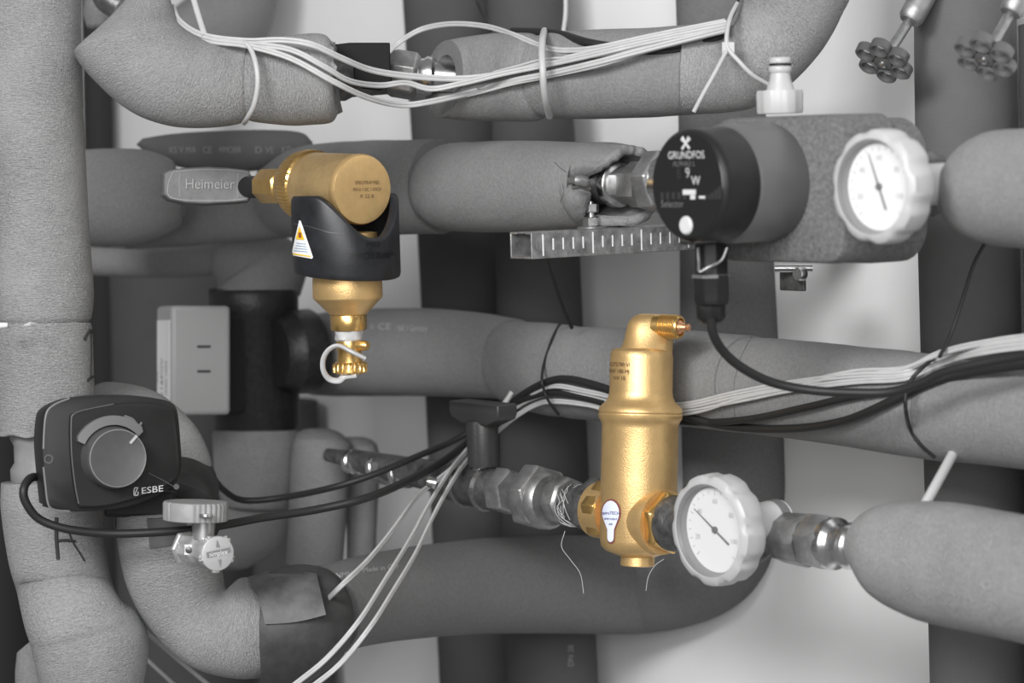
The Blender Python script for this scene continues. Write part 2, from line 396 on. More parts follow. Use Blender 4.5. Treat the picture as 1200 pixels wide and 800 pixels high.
# torn open end: the sleeve wall curls around the valve, split on the front side
e4 = mk('foam_sleeve', e4mb, FOAM2(), autos=60); addcast(e4)
tag(e4, 'thick grey foam sleeve with torn open end left of the pump', 'pipe insulation')
def torn():
    key = [(0, 738), (35, 740), (50, 736), (60, 728), (70, 712), (77, 700), (84, 702), (92, 712), (105, 719), (125, 714), (140, 706), (155, 700), (165, 712), (175, 732), (200, 740), (270, 742), (330, 739), (360, 738)]
    def uend(a):
        a %= 360
        for (a0, u0), (a1, u1) in zip(key, key[1:]):
            if a0 <= a <= a1:
                t = (a-a0)/(a1-a0); t = t*t*(3-2*t); return u0+(u1-u0)*t
    N_ = 96; K = 16; cols_o = []; cols_i = []; out = []; inn = []
    for i in range(K+1):
        t = i/K; ro = []; ri = []
        for j in range(N_):
            a = 2*PI*j/N_; ad = math.degrees(a)
            u = 694+(uend(ad)+2.0*noise.noise(Vector((math.cos(a)*6, math.sin(a)*6, 3)))-694)*t
            c = PW(u, 217, -0.27); sc = depth(c)/FPX
            near = math.exp(-((ad-79)/13)**2); puff = math.exp(-((ad-115)/26)**2)
            k_ = 1-0.30*near*t+0.10*puff*math.sin(PI*min(1, t*1.1))-0.06*t*t+0.035*noise.noise(Vector((a*5, t*3, 1.7)))*t
            r = 50.5*sc*k_; th_i = 0.34-0.10*t
            ro.append(c+Vector((0, -math.sin(a)*r, math.cos(a)*r)))
            r2 = r*(1-th_i); ri.append(c+Vector((0, -math.sin(a)*r2, math.cos(a)*r2)))
        out.append(ro); inn.append(ri)
    lip = [[(p*0.5+q*0.5)+(p-out[-2][j])*0.6 for j, (p, q) in enumerate(zip(out[-1], inn[-1]))]]
    mb = MB(); mb.grid(out+lip+inn[::-1], True, uv=lambda i, j: (j*0.0022, i*0.003)); return mb
lipf = mk('torn_lip', torn(), FOAM2(), e4, autos=80); addcast(lipf)
stroke('crease', [(650, 190), (657, 197), (664, 202)], 1.0, mat('seam_grey', 0.09, 0.8), e4, [e4, lipf])
stroke('crease', [(659, 214), (661, 226), (657, 236)], 0.9, mat('seam_grey', 0.09, 0.8), e4, [e4, lipf])

# ball valve inside and union nut
bv = thing('ball_valve', 'small steel ball valve in the torn foam opening left of the pump', 'valve', PW(700, 217, -0.27))
mk('valve_body', fit([(672, 216, 17), (680, 216, 22), (696, 216, 24), (700, 216, 24), (703, 216, 20)], y=-0.27, sh=18, sl=0), STEELD(), bv)
mk('collar_ring', fit([(697, 216, 25.5), (699, 216, 27), (705, 216, 27), (707, 216, 23)], y=-0.27, sh=21, sl=0), STEELB(), bv)
mk('hex_end', fit([(706, 216, 23), (717, 216, 23), (720, 216, 27), (738, 216, 27)], y=-0.27, sh=20, sl=0, n=6, flat=True), STEEL(), bv)
mb = MB(); hp = P(678, 216, 1.955)
mb.tube(crom([P(668, 212, 1.96), P(676, 211, 1.95), P(688, 214, 1.955), P(694, 214, 1.96)], 5), [0.003]*5+[0.0045]*5+[0.003]*6, 12)
mb.tube(crom([P(672, 219, 1.962), P(682, 218, 1.955), P(690, 221, 1.96)], 5), 0.0022, 10)
mk('lever_stub', mb, STEEL(), bv)
un = thing('union_nut', 'large steel union nut between ball valve and pump', 'nut', PW(757, 214, -0.27))
mk('hex_nut', fit([(735, 214, 34), (737, 214, 39), (752, 213, 39), (754, 213, 36)], y=-0.27, sh=29, sl=0, n=6, flat=True, phase=0.3), STEEL(), un, bevel=0.001)
mk('sleeve_ring', fit([(754, 213, 33), (776, 213, 33)], y=-0.27, sh=25, sl=0), STEELB(), un)
# threaded stud, hex nuts and washer on the rail
st_ = thing('threaded_stud', 'upright threaded stud with hex nuts fixing the pipe clamp to the slotted rail', 'bolt', PW(693, 265, -0.285))
def vert(prof, u, y=None, d=None, n=32, flat=False, rf=None, mb=None, phase=0, tilt=(0, 0, 1)):
    """vertical turned shape: prof (v, r_px)"""
    mb = mb or MB(); q = (lambda v: P(u, v, d)) if d is not None else (lambda v: PW(u, v, y))
    o = q(prof[0][0]); s = depth(o)/FPX
    ax = Vector(tilt).normalized()
    return mb.lathe([((prof[0][0]-v)*s, r*s) for v, r in prof], o, ax, n, phase, rf, flat)
mk('stud', vert([(268, 4), (236, 4)], 693, y=-0.285, rf=lambda a, i: 1), STEELB(), st_)
mk('hex_nut', vert([(265, 9), (264, 10), (255, 10), (254, 9)], 693, y=-0.285, n=6, flat=True), STEELB(), st_)
mk('hex_nut', vert([(249, 8), (248, 9), (239, 9)], 693, y=-0.285, n=6, flat=True), STEEL(), st_)
mk('washer', vert([(269, 17), (268, 18), (266, 18), (265, 16)], 694, y=-0.285), STEEL(), st_)

# slotted mounting rail, runs straight out of the wall
rl = thing('mounting_rail', 'galvanised C-profile mounting rail with ruler marks reaching from the wall under the pipe', 'rail', PW(623, 288, -0.372))
x1 = PW(623, 288, -0.372).x; x0 = x1-0.0265; zc = PW(623, 288, -0.372).z; hh = 0.0092; th = 0.0016; ya, yb = -0.372, -0.001
mb = MB(); EX, EY, EZ = Vector((1, 0, 0)), Vector((0, 1, 0)), Vector((0, 0, 1))
ym = (ya+yb)/2; yl = yb-ya; xm = (x0+x1)/2
mb.box(Vector((xm, ym, zc-hh)), EX, EY, EZ, x1-x0, yl, th)
mb.box(Vector((x0+th/2, ym, zc)), EX, EY, EZ, th, yl, hh*2)
mb.box(Vector((x1-th/2, ym, zc)), EX, EY, EZ, th, yl, hh*2)
mb.box(Vector((x0+0.004, ym, zc+hh)), EX, EY, EZ, 0.008, yl, th)
mb.box(Vector((x1-0.004, ym, zc+hh)), EX, EY, EZ, 0.008, yl, th)
rail = mk('channel', mb, ZINC(), rl, bevel=0.0005); addcast(rail)
mb = MB()
k = 0; yy = ya+0.011
while yy < -0.06:
    long_ = (k % 5 == 0)
    mb.box(Vector((x1+0.0001, yy, zc+(0 if long_ else 0.0005))), EX, EY, EZ, 0.0004, 0.0011, hh*1.75 if long_ else hh*0.95)
    yy += 0.0098; k += 1
tk = mk('ruler_mark', mb, mat('mark_light', 0.8, 0.5), rl); tk['kind'] = 'stuff'
text('stamp', '0', lambda x, y: Vector((x1+0.0003, ya+0.006+x*0.010, zc+y*0.010)), mat('stamp_grey', 0.2, 0.6), rl)

# ================================================================== PUMP
pump = thing('circulation_pump', 'heating circulation pump with black round display face and speckled grey foam shell', 'pump', PW(806, 217, -0.405))
yf = -0.33
cA = PW(832, 134, yf); cB = PW(985, 310, yf)
hx0, hx1 = cA.x, cB.x; hz1, hz0 = PW(985, 133, yf).z, PW(960, 309, yf).z
def rounded(x0_, x1_, z0_, z1_, r_, n=6, cut=None):
    pts = []
    for (cx, cz, a0) in ((x1_-r_, z1_-r_, 0), (x0_+r_, z1_-r_, PI/2), (x0_+r_, z0_+r_, PI), (x1_-r_, z0_+r_, 3*PI/2)):
        for k_ in range(n+1):
            a = a0+k_/n*PI/2; pts.append((cx+r_*math.cos(a), cz+r_*math.sin(a)))
    return pts
poly = [Vector((x, 0, z)) for x, z in rounded(hx0, hx1+0.004, hz0, hz1, 0.016)]
mb = MB(); mb.prism(poly, Vector((0, yf+0.050, 0)), Vector((0, yf, 0)), 0.006, flat=False)
shell = mk('foam_shell', mb, EPPG(), pump); addcast(shell)
# rear half, a little larger, gives the stepped side
poly2 = [Vector((x, 0, z)) for x, z in rounded(hx0-0.004, hx1+0.007, hz0-0.002, hz1-0.003, 0.026)]
mb = MB(); mb.prism(poly2, Vector((0, yf+0.078, 0)), Vector((0, yf+0.045, 0)), 0.004, flat=False)
addcast(mk('foam_shell_rear', mb, EPPG(), pump))
mc = PW(806, 217, -0.405); rs = depth(mc)/FPX; RR = 67*rs
mb = MB(); mb.lathe([(0, RR*0.93), (0.001, RR*0.955), (0.0025, RR*0.985), (0.006, RR), (0.030, RR*1.015), (0.0335, RR*1.0)], mc, (0, 1, 0), 72)
cap = mk('control_head', mb, BLACK(), pump); addcast(cap)
mb = MB(); mb.lathe([(-0.0006, RR*0.90), (0.0006, RR*0.93)], mc, (0, 1, 0), 72)
face = mk('display_face', mb, mat('gloss_black', 0.012, 0.22, spec=0.5), pump); addcast(face)
mb = MB(); mb.lathe([(0.030, RR*1.0), (0.0335, RR*1.055), (0.072, RR*1.07), (0.0755, RR*1.05)], mc, (0, 1, 0), 72)
mk('motor_can', mb, mat('motor_grey', 0.125, 0.45, 0.3, bump=0.1, bscale=100), pump)
def facept(cx, cz, sx, sz=None):
    sz = sz or sx
    return lambda x, y: mc+Vector((cx+x*sx, -0.0011, cz+y*sz))
PWHT = mat('pump_white', 0.55, 0.6); PGR = mat('pump_dimgrey', 0.13, 0.5)
k = RR/67
text('brand_text', 'GRUNDFOS', facept(0, 35*k, 12*k, 12.5*k), PWHT, face)
text('model_text', 'ALPHA2 L', facept(-4*k, 25*k, 9*k), PGR, face)
text('power_display', '9', facept(2*k, 14*k, 17*k), mat('lit_digit', 0.4, 0.5), face)
text('power_display_unlit', '8', facept(-13*k, 13*k, 17*k), mat('unlit', 0.03, 0.4), face)
text('unit_text', 'W', facept(16*k, 5*k, 15*k), PWHT, face)
text('button_text', 'Selector', facept(-26*k, -22*k, 12*k), PGR, face)
mb = MB()
for a, b, w_, h_ in ((4, -8, 22, 6), (10, -14, 8, 5), (26, -14, 10, 3)):
    mb = MB(); mb.box(mc+Vector((a*k, -0.0008, b*k)), EX, EY, EZ, w_*k, 0.0006, h_*k); mk('indicator', mb, PWHT, face)
mb = MB()
for a, b, w_, h_ in [(38+i*6, -14+i*1.5, 4, 5+i*3) for i in range(4)]+[(-44+i*10, -12, 5, 8) for i in range(5)]:
    mb = MB(); mb.box(mc+Vector((a*k, -0.0008, b*k)), EX, EY, EZ, w_*k, 0.0005, h_*k); mk('indicator_unlit', mb, mat('unlit', 0.03, 0.4), face)
# crossed propeller-like logo above the brand name
mb = MB()
for sg in (-1, 1):
    pts = [mc+Vector((sg*(t*6.5)*k, -0.0012, (49+t*6.5)*k)) for t in (-1, -0.5, 0, 0.5, 1)]
    mb.tube(pts, [1.8*k, 1.5*k, 1.1*k, 2.2*k, 3.2*k], 10, True, 0.2)
mk('brand_emblem', mb, PWHT, face)
mb = MB(); mb.lathe([(-0.0022, 9*k), (-0.0012, 11*k), (0.0005, 11.5*k)], mc+Vector((-3*k, 0, -47*k)), (0, 1, 0), 40)
mk('push_button', mb, PWHT, pump)
mb = MB(); mb.box(mc+Vector((-5*k, 0.001, -68*k)), EX, EY, EZ, 20*k, 0.003, 4*k); mk('notch', mb, BLACKM(), pump)
# plug below the motor
plg = thing('power_plug', 'black plug with cable gland under the pump motor', 'plug', PW(835, 330, -0.35))
yp = -0.36
mk('plug_body', vert([(284, 20), (320, 21), (322, 22.5), (326, 22.5), (327, 22), (350, 22), (357, 20)], 833, y=yp, n=8, phase=PI/8, rf=None), BLACK(), plg, bevel=0.001)
mk('gland_nut', vert([(356, 17), (372, 17), (376, 14), (379, 9)], 833, y=yp, n=8, flat=True), BLACK(), plg)
mk('seal_ring', vert([(321, 23.5), (325, 23.5)], 833, y=yp, n=8, phase=PI/8), mat('seal', 0.11, 0.5), plg)
mb = MB(); dq = DY(833, 310, yp)-0.017
mb.tube(crom([P(818, 290, dq), P(819, 308, dq-0.001), P(820, 318, dq), P(830, 313, dq-0.002), P(845, 305, dq), P(852, 290, dq)], 5), 0.0011, 8)
mk('clip_wire', mb, STEEL(), plg)
# white hose connector on top of the shell
hc = thing('hose_connector', 'white plastic hose connector standing upright on the pump shell', 'connector', PW(914, 130, -0.27))
yh = -0.285
mk('base_nut', vert([(133, 26), (131, 27), (110, 27.5), (106, 26.5)], 914, y=yh, n=64, rf=lambda a, i: 1-0.05*(1 if math.sin(6*a) > 0.3 else 0)), WHITE(), hc)
mk('nozzle', vert([(107, 17), (100, 15), (93, 12.5), (86, 11.5), (85, 12.5), (83, 13.5), (79, 13.5), (77.5, 12.5), (77.3, 11.5), (74.5, 11.5), (74.2, 12.5), (72, 13), (69, 12.8), (67.5, 11.5)], 914.5, y=yh), WHITE(), hc)
mk('rubber_ring', vert([(77.6, 11.7), (77, 12.9), (75, 12.9), (74.3, 11.7)], 914.5, y=yh), BLACKM(), hc)
# small bracket with screw below the pump shell
br = thing('steel_bracket', 'small steel bracket with screw sticking out below the pump shell', 'bracket', PW(925, 325, -0.10))
mb = MB(); mb.box(PW(929, 326, -0.13), EX, EY, EZ, 0.028, 0.003, 0.020); mk('plate', mb, STEELD(), br, bevel=0.001)
mb = MB(); mb.lathe([(0, 0.0035), (0.030, 0.0035)], PW(908, 314, -0.145), (R*0.9-F*0.1), 12); mk('screw', mb, STEELB(), br)
mb = MB(); mb.lathe([(0, 0.005), (0.003, 0.006), (0.006, 0.006)], PW(934, 321, -0.142), (0, 1, 0), 16); mk('bolt_head', mb, STEELB(), br)

# ================================================================== THERMOMETER HANDLES
def thermometer(label, u, v, rpx, yfr, ystem, needle, phase, stubcol=0.55):
    c = PW(u, v, yfr); s = depth(c)/FPX; Rr = rpx*s
    t = thing('dial_thermometer', label, 'thermometer', c)
    scal = lambda a, i: 1-0.042*max(0, math.cos(9*(a+phase)))**1.3 if i >= 3 else 1
    mb = MB()
    mb.lathe([(0.0105, Rr*0.76), (0.0016, Rr*0.815), (0.0, Rr*0.83), (0.0005, Rr*0.92), (0.003, Rr*0.985), (0.010, Rr), (0.018, Rr*1.0), (0.021, Rr*0.97)], c, (0, 1, 0), 160, 0, scal)
    mk('handle_rim', mb, WHITE(), t)
    mb = MB(); mb.lathe([(0.019, Rr*0.6), (0.030, Rr*0.45), (0.034, Rr*0.40)], c, (0, 1, 0), 48); mk('hub', mb, mat('hub_grey', 0.3, 0.5), t)
    mb = MB(); mb.lathe([(0.0008, Rr*0.828), (0.0008, Rr*0.82), (0.0036, Rr*0.785), (0.0040, Rr*0.80)], c, (0, 1, 0), 96, caps=False)
    mk('bezel_ring', mb, mat('bezel_grey', 0.30, 0.35, 0.5), t)
    mb = MB(); mb.lathe([(0.0034, Rr*0.806), (0.0034, Rr*0.80), (0.0098, Rr*0.752), (0.0100, Rr*0.765)], c, (0, 1, 0), 96, caps=False)
    mk('inner_ring', mb, mat('ring_grey', 0.24, 0.4, 0.2), t)
    mb = MB(); mb.lathe([(0.0088, Rr*0.765), (0.0115, Rr*0.76)], c, (0, 1, 0), 96); dial = mk('dial_face', mb, mat('dial_white', 0.64, 0.6), t)
    mb = MB()
    for q in range(21):
        a = math.radians(-135+270*q/20); L = 0.055 if q % 5 else 0.09
        dr = Vector((math.sin(a), 0, math.cos(a)))
        mb.box(c+dr*Rr*(0.70-L/2)+Vector((0, 0.0087, 0)), dr, EY, dr.cross(EY), Rr*L, 0.0003, Rr*0.012)
    mk('scale_mark', mb, mat('scale_grey', 0.36, 0.5), dial)
    for i, q in enumerate(('20', '40', '60', '80', '100')):
        a = math.radians(-110+55*i); p = c+Vector((math.sin(a), 0, math.cos(a)))*Rr*0.50
        text('scale_number', q, lambda x, y, p=p: p+Vector((x*Rr*0.13, 0.0086, y*Rr*0.13)), mat('scale_grey', 0.36, 0.5), dial)
    a = math.radians(needle); dr = Vector((math.sin(a), 0, math.cos(a)))
    mb = MB(); mb.tube([c+dr*Rr*x+Vector((0, 0.0076, 0)) for x in (-0.42, -0.15, 0, 0.3, 0.62)], [Rr*0.022, Rr*0.02, Rr*0.02, Rr*0.015, Rr*0.008], 8, True, 0.4)
    mb.lathe([(0.0070, Rr*0.04), (0.0070, Rr*0.06), (0.0088, Rr*0.06)], c, (0, 1, 0), 20)
    mk('needle', mb, mat('needle_grey', 0.14, 0.5), t)
    L_ = ystem-yfr
    mb = MB(); mb.lathe([(0.028, Rr*0.36), (0.036, Rr*0.37), (L_, Rr*0.37)], c, (0, 1, 0), 48); mk('stem', mb, mat('stem_white', stubcol, 0.4), t)
    mb = MB(); mb.lathe([(L_*0.86, Rr*0.372), (L_*0.86, Rr*0.385), (L_*0.97, Rr*0.385), (L_*0.97, Rr*0.372)], c, (0, 1, 0), 48, rf=None, caps=False); mk('stem_band', mb, mat('stem_band', 0.16, 0.5), t)
    return t
thermometer('white round dial thermometer handle in front of the pump shell, needle pointing up', 1020, 219, 68, -0.345, -0.262, -22, 0.2)
thermometer('white round dial thermometer handle below right of the brass air separator, needle pointing upper left', 828, 622, 66.5, -0.335, -0.262, -58, 0.0)

# ================================================================== RIGHT-HAND NEAR SLEEVES
sleeve('foam_sleeve', 'blurred foam sleeve behind the upper thermometer at the right edge', [(1116, 246, 1120, 214), (1124, 268, 1136, 178), (1150, 283, 1160, 158), (1185, 290, 1190, 151), (1300, 300, 1300, 150), (1500, 320, 1500, 148)], FOAM2(), y=-0.265, end0='round', end1='flat')
sleeve('foam_sleeve', 'big foam sleeve at the lower right edge beyond the lower thermometer', [(1004, 660, 1008, 618), (1012, 674, 1024, 598), (1036, 704, 1050, 588), (1080, 726, 1092, 587), (1130, 738, 1140, 592), (1200, 753, 1206, 604), (1300, 775, 1300, 620), (1500, 822, 1500, 655)], FOAM(), y=-0.27, end0='round', end1='flat')
va = thing('shutoff_valve', 'steel shut-off valve and adapter between the lower thermometer and the big right sleeve', 'valve', PW(900, 628, -0.27))
mk('valve_body', fit([(862, 622, 30), (866, 622, 38), (884, 624, 38), (888, 624, 32)], y=-0.25), STEELD(), va)
mk('adapter', fit([(891, 626, 27), (894, 626, 30), (920, 630, 32), (924, 631, 31)], y=-0.27, sh=25, sl=0.12, n=8, flat=True), STEEL(), va)
mk('hex_nut', fit([(923, 630, 32), (926, 630, 34), (946, 632, 34), (950, 633, 30)], y=-0.27, sh=27, sl=0.12, n=6, flat=True, phase=0.2), STEEL(), va)
mk('press_ring', fit([(948, 633, 29), (952, 633, 31), (958, 634, 31), (962, 635, 25), (968, 636, 24), (974, 637, 28), (980, 638, 27), (984, 638, 21), (992, 639, 20), (1030, 644, 20)], y=-0.27, sh=22, sl=0.12), STEELB(), va)
vb_ = thing('shutoff_valve', 'steel shut-off valve mostly hidden behind the upper thermometer', 'valve', PW(1095, 216, -0.27))
mk('valve_body', fit([(1058, 215, 30), (1064, 215, 37), (1092, 216, 38), (1098, 216, 30)], y=-0.27), STEELD(), vb_)
mk('press_ring', fit([(1094, 216, 26), (1130, 218, 26)], y=-0.27), STEELB(), vb_)
mb = MB(); mb.tube([P(1123, 520, 1.84), P(1104, 555, 1.80), P(1080, 598, 1.76)], 0.0036, 12)
tag(mk('steel_rod', mb, mat('rod_light', 0.7, 0.35, 0.3)), 'thin light rod leaning between the middle pipe and the lower right sleeve', 'rod')

# ================================================================== HANDWHEEL VALVES (top right)
def handwheel(label, u, v, d, rpx, stem_to, cyl, colr):
    c = P(u, v, d); s = d/FPX; Rw = rpx*s
    top_ = P(stem_to[0], stem_to[1], d+0.02); ax = (top_-c).normalized()
    ax = (ax*0.80-F*(-0.15)+U*0.15).normalized()
    ax = (U*0.78+R*0.42+F*0.42).normalized()
    t = thing('handwheel_valve', label, 'valve', c)
    h = Vector((0, 0, 1)); e1 = (h-ax*h.dot(ax)).normalized(); e2 = ax.cross(e1)
    mb = MB(); hr = Rw*0.33
    for q in range(6):
        a = 2*PI*q/6+0.3; cc = c+(e1*math.cos(a)+e2*math.sin(a))*Rw*0.66
        mb.lathe([(-hr*0.42, hr*0.72), (-hr*0.55, hr*0.9), (-hr*0.4, hr*1.08), (hr*0.4, hr*1.1), (hr*0.55, hr*0.9), (hr*0.42, hr*0.70), (0, hr*0.62), (-hr*0.42, hr*0.72)], cc, ax, 28, caps=False)
    mk('wheel', mb, mat(colr[0], colr[1], 0.4, 0.3), t)
    mb = MB(); mb.lathe([(-hr*0.5, hr*0.75), (-hr*0.45, hr*0.95), (hr*0.5, hr*1.0)], c, ax, 24)
    mk('hub', mb, mat(colr[0], colr[1], 0.4, 0.3), t)
    mb = MB(); mb.lathe([(-hr*0.75, hr*0.2), (-hr*0.7, hr*0.4), (-hr*0.4, hr*0.42)], c, ax, 20); mk('screw', mb, STEELB(), t)
    a2 = (top_-c).normalized()
    mb = MB(); mb.tube([c+a2*0.003, top_], 0.0042*d/2, 16); mk('stem', mb, STEEL(), t)
    q0, q1 = P(cyl[0], cyl[1], d+0.02), P(cyl[2], cyl[3], d+0.03)
    mb = MB(); a3 = (q1-q0); L = a3.length
    mb.lathe([(0, 7*s), (0.001, 12*s), (0.004, 15*s), (0.012, 15.5*s), (L, 16*s)], q0-F*0.004, a3, 28); mk('packing_gland', mb, mat('gland_steel', 0.30, 0.5, 0.8, bump=0.3, bscale=150, var=0.3, vscale=70), t)
    return t
handwheel('dark six-lobed handwheel valve at top right against the white wall', 1036, 71, 1.92, 35, (1068, 20), (1064, 27, 1100, -40), ('wheel_dark', 0.11))
handwheel('six-lobed handwheel valve at the top right corner in front of the wide riser', 1155, 66, 1.80, 38, (1186, 12), (1182, 18, 1216, -48), ('wheel_mid', 0.13))

# ================================================================== LOWER RUN WITH AIR SEPARATOR (y = -0.27)
ls = thing('union_coupling', 'steel coupling with two large hex nuts left of the brass air separator', 'fitting', PW(630, 585, -0.27))
mk('press_socket', fit([(508, 562, 18), (512, 562, 21), (522, 565, 22), (525, 566, 24), (545, 568, 24), (547, 569, 25), (553, 570, 25), (564, 571, 24), (567, 572, 22)], y=-0.27, sh=18), STEELD(), ls)
mk('socket_ring', fit([(526, 566, 24), (527, 566, 25.5), (529, 566, 24)], y=-0.27, sh=19), STEELB(), ls)
mk('socket_ring', fit([(549, 569, 25), (551, 569, 27), (554, 570, 25)], y=-0.27, sh=20), STEELB(), ls)
mk('hex_socket', fit([(564, 571, 24), (567, 571, 28), (580, 573, 28), (582, 573, 25)], y=-0.27, sh=20, n=6, flat=True, phase=0.15), STEEL(), ls)
mk('union_nut', fit([(591, 578, 26), (592, 578, 38), (594, 578, 40), (607, 579, 40), (609, 579, 38), (609, 579, 33)], y=-0.27, sh=30, sl=0.13, n=6, flat=True, phase=0.2), STEEL(), ls, bevel=0.0012)
mk('union_collar', fit([(610, 581, 34), (618, 582, 34), (621, 582, 30)], y=-0.27, sh=26), STEEL(), ls)
mk('hex_tail', fit([(630, 582, 26), (633, 582, 29), (644, 584, 29), (646, 584, 26)], y=-0.27, sh=23, n=8, flat=True), STEEL(), ls)
mk('threaded_nipple', fit([(645, 586, 23), (672, 591, 24)], y=-0.27, sh=19), STEELD(), ls)
mk('hex_bush', fit([(664, 588, 32), (666, 588, 35), (673, 590, 35), (675, 590, 33)], y=-0.27, sh=27, n=6, flat=True), STEELD(), ls)
# hemp fibres on the joint
hp = MB()
for i in range(26):
    a = random.uniform(0, 2*PI); u0 = random.uniform(668, 684)
    c = PW(u0, 592, -0.27); r = 25*depth(c)/FPX
    pts = [c+Vector((random.uniform(-.004, .004)+t*0.008, -math.sin(a+t*1.2)*r, math.cos(a+t*1.2)*r))*1.0 for t in (0, 0.3, 0.6, 1)]
    hp.tube(crom(pts, 3), 0.0003, 4)
pts = [P(662, 622, 1.98), P(658, 640, 1.98), P(668, 655, 1.98), P(680, 672, 1.98), P(684, 695, 1.98)]
hp.tube(crom(pts, 6), 0.00025, 4)
pts = [P(778, 655, 1.97), P(768, 662, 1.97), P(760, 675, 1.97), P(757, 692, 1.97)]
hp.tube(crom(pts, 6), 0.00025, 4)
tag(mk('hemp_fibre', hp, mat('hemp', 0.45, 0.8)), 'loose thin hemp fibres hanging from the threaded joint', 'fibre', kind='stuff')
# T handle ball valve
th_ = thing('ball_valve', 'ball valve with black plastic T-handle standing on the steel pipe left of centre', 'valve', PW(566, 520, -0.27))
tc_ = PW(566, 484, -0.27); s = depth(tc_)/FPX
bw = 58*s/math.cos(YAW)/2; bd = 23*s/math.sin(YAW)/2
def trap(cx, hw, hd, z): return [Vector((cx.x+a*hw, cx.y+b*hd, cx.z+z)) for a, b in ((-1, -1), (1, -1), (1, 1), (-1, 1))]
mb = MB(); mb.grid([trap(tc_, bw*0.45, bd*0.9, -13*s), trap(tc_, bw*0.92, bd, -5*s), trap(tc_, bw, bd, 1*s), trap(tc_, bw, bd, 12*s), trap(tc_, bw*0.98, bd*0.94, 13.5*s)], True, True, True, flat=True)
TB = mat('handle_plastic', 0.035, 0.45, bump=0.2, bscale=400, var=0.2)
mk('grip_bar', mb, TB, th_, bevel=0.0015)
mb = MB(); tc2 = PW(566, 546, -0.27)
mb.lathe([(0, 17*s), (0.003, 18*s), (50*s, 19.5*s), (54*s, 18*s)], tc2, (0, 0, 1), 40, rf=lambda a, i: 1 if math.cos(6*a) < 0.8 else 0.96)
mk('handle_stem', mb, TB, th_)
mb = MB(); mb.lathe([(0, 14*s), (14*s, 11*s)], PW(566, 556, -0.27), (0, 0, 1), 24); mk('valve_neck', mb, STEELB(), th_)

# ---- brass air separator
AX = (P(753, 360, 2.0)-P(747, 660, 2.0)).normalized(); AO = P(747, 663, 2.0); s = 2.0/FPX
AX = (AX+F*0.0).normalized()
sep = thing('air_separator', 'tall brass air separator cylinder with side vent nozzle on top, between steel fittings', 'air separator', AO)
def sv(prof): return [((663-v)*s, r*s) for v, r in prof]
mb = MB(); mb.lathe(sv([(652, 20), (649, 28), (645, 38), (640, 43), (632, 45), (560, 45), (500, 45), (496, 45.5), (493, 47), (490, 49), (486, 49.5), (484.5, 48.5), (483.5, 48.5), (482, 49.5), (478, 48.5), (474, 45), (470, 40.5), (464, 37.8), (458, 37), (418, 37), (412, 36), (409, 33), (408, 28)]), AO, AX, 80)
body = mk('body', mb, BRASS(), sep); addcast(body)
mb = MB(); mb.lathe(sv([(663, 18), (662, 20), (646, 20)]), AO, AX, 40); mk('drain_boss', mb, BRASS(), sep)
# neck: a slanted D-shaped turret
nk = []
E1 = (R-AX*R.dot(AX)).normalized(); E2 = AX.cross(E1)
def nring(v, uL, uR, dk, n=40):
    c = AO+AX*((663-v)*s)+E1*(((uL+uR)/2-752)*s); h = (uR-uL)/2*s
    return [c+E1*math.cos(a)*h*(abs(math.cos(a))**-0.12 if abs(math.cos(a)) > 0.05 else 1)+E2*math.sin(a)*h*dk for a in [2*PI*j/n for j in range(n)]]
mb = MB(); mb.grid([nring(412, 726, 788, 0.95), nring(407, 728, 788.5, 0.9), nring(398, 731, 788.5, 0.8), nring(388, 733, 788.5, 0.72), nring(379, 735, 788.5, 0.66), nring(373, 739, 788, 0.6), nring(369, 744, 786, 0.5), nring(367.3, 750, 780, 0.35)], True, False, True)
neck = mk('neck', mb, BRASS(), sep); addcast(neck)
ndir = (R*0.86-F*0.50-U*0.04).normalized()
no = P(768, 382, 1.995)
mb = MB(); rr = [(0, 13.5*s)]
for i in range(9):
    t = (8+i*2.4)*s; rr += [(t, 13.6*s), (t+0.6*s, 14.4*s), (t+1.4*s, 14.4*s), (t+1.9*s, 13.6*s)]
rr += [(31.5*s, 13.8*s), (33*s, 12.8*s), (33*s, 10.4*s), (29*s, 9.6*s)]
mb.lathe(rr, no, ndir, 48); noz = mk('vent_nozzle', mb, BRASSB(), sep)
mb = MB(); mb.lathe([(26*s, 9.2*s), (31*s, 9.0*s), (33*s, 8.0*s), (39*s, 3.6*s), (40*s, 3.4*s), (41*s, 4.2*s), (44*s, 4.2*s), (45*s, 3.2*s)], no, ndir, 32); mk('vent_tip', mb, COPPER(), noz)
# side ports
mk('port_boss', fit([(702, 597, 33), (722, 600, 33)], y=-0.27, n=48), BRASS(), sep)
mk('port_nut', fit([(677, 592, 30), (678, 592, 35), (680, 592, 37), (690, 594, 37), (693, 594, 35)], y=-0.27, sh=28, n=6, flat=True, phase=0.25), BRASSB(), sep, bevel=0.001)
mk('port_boss', fit([(745, 607, 38), (757, 608, 39), (774, 611, 39.5), (779, 612, 38)], y=-0.27, n=64), BRASS(), sep)
mk('port_nut', fit([(750, 607, 34), (751, 607, 37), (757, 608, 37.5), (759, 608, 34)], y=-0.27, sh=29, n=6, flat=True, phase=0.1), BRASSB(), sep, bevel=0.001)
mk('steel_nipple', fit([(760, 608, 31), (763, 608, 33), (770, 609, 33), (773, 609, 30), (786, 611, 30), (790, 612, 33), (845, 620, 33)], y=-0.27, sh=26, n=40), STEELD(),
   thing('threaded_nipple', 'dark steel nipple between the brass air separator and the lower thermometer', 'fitting', PW(800, 614, -0.27)))
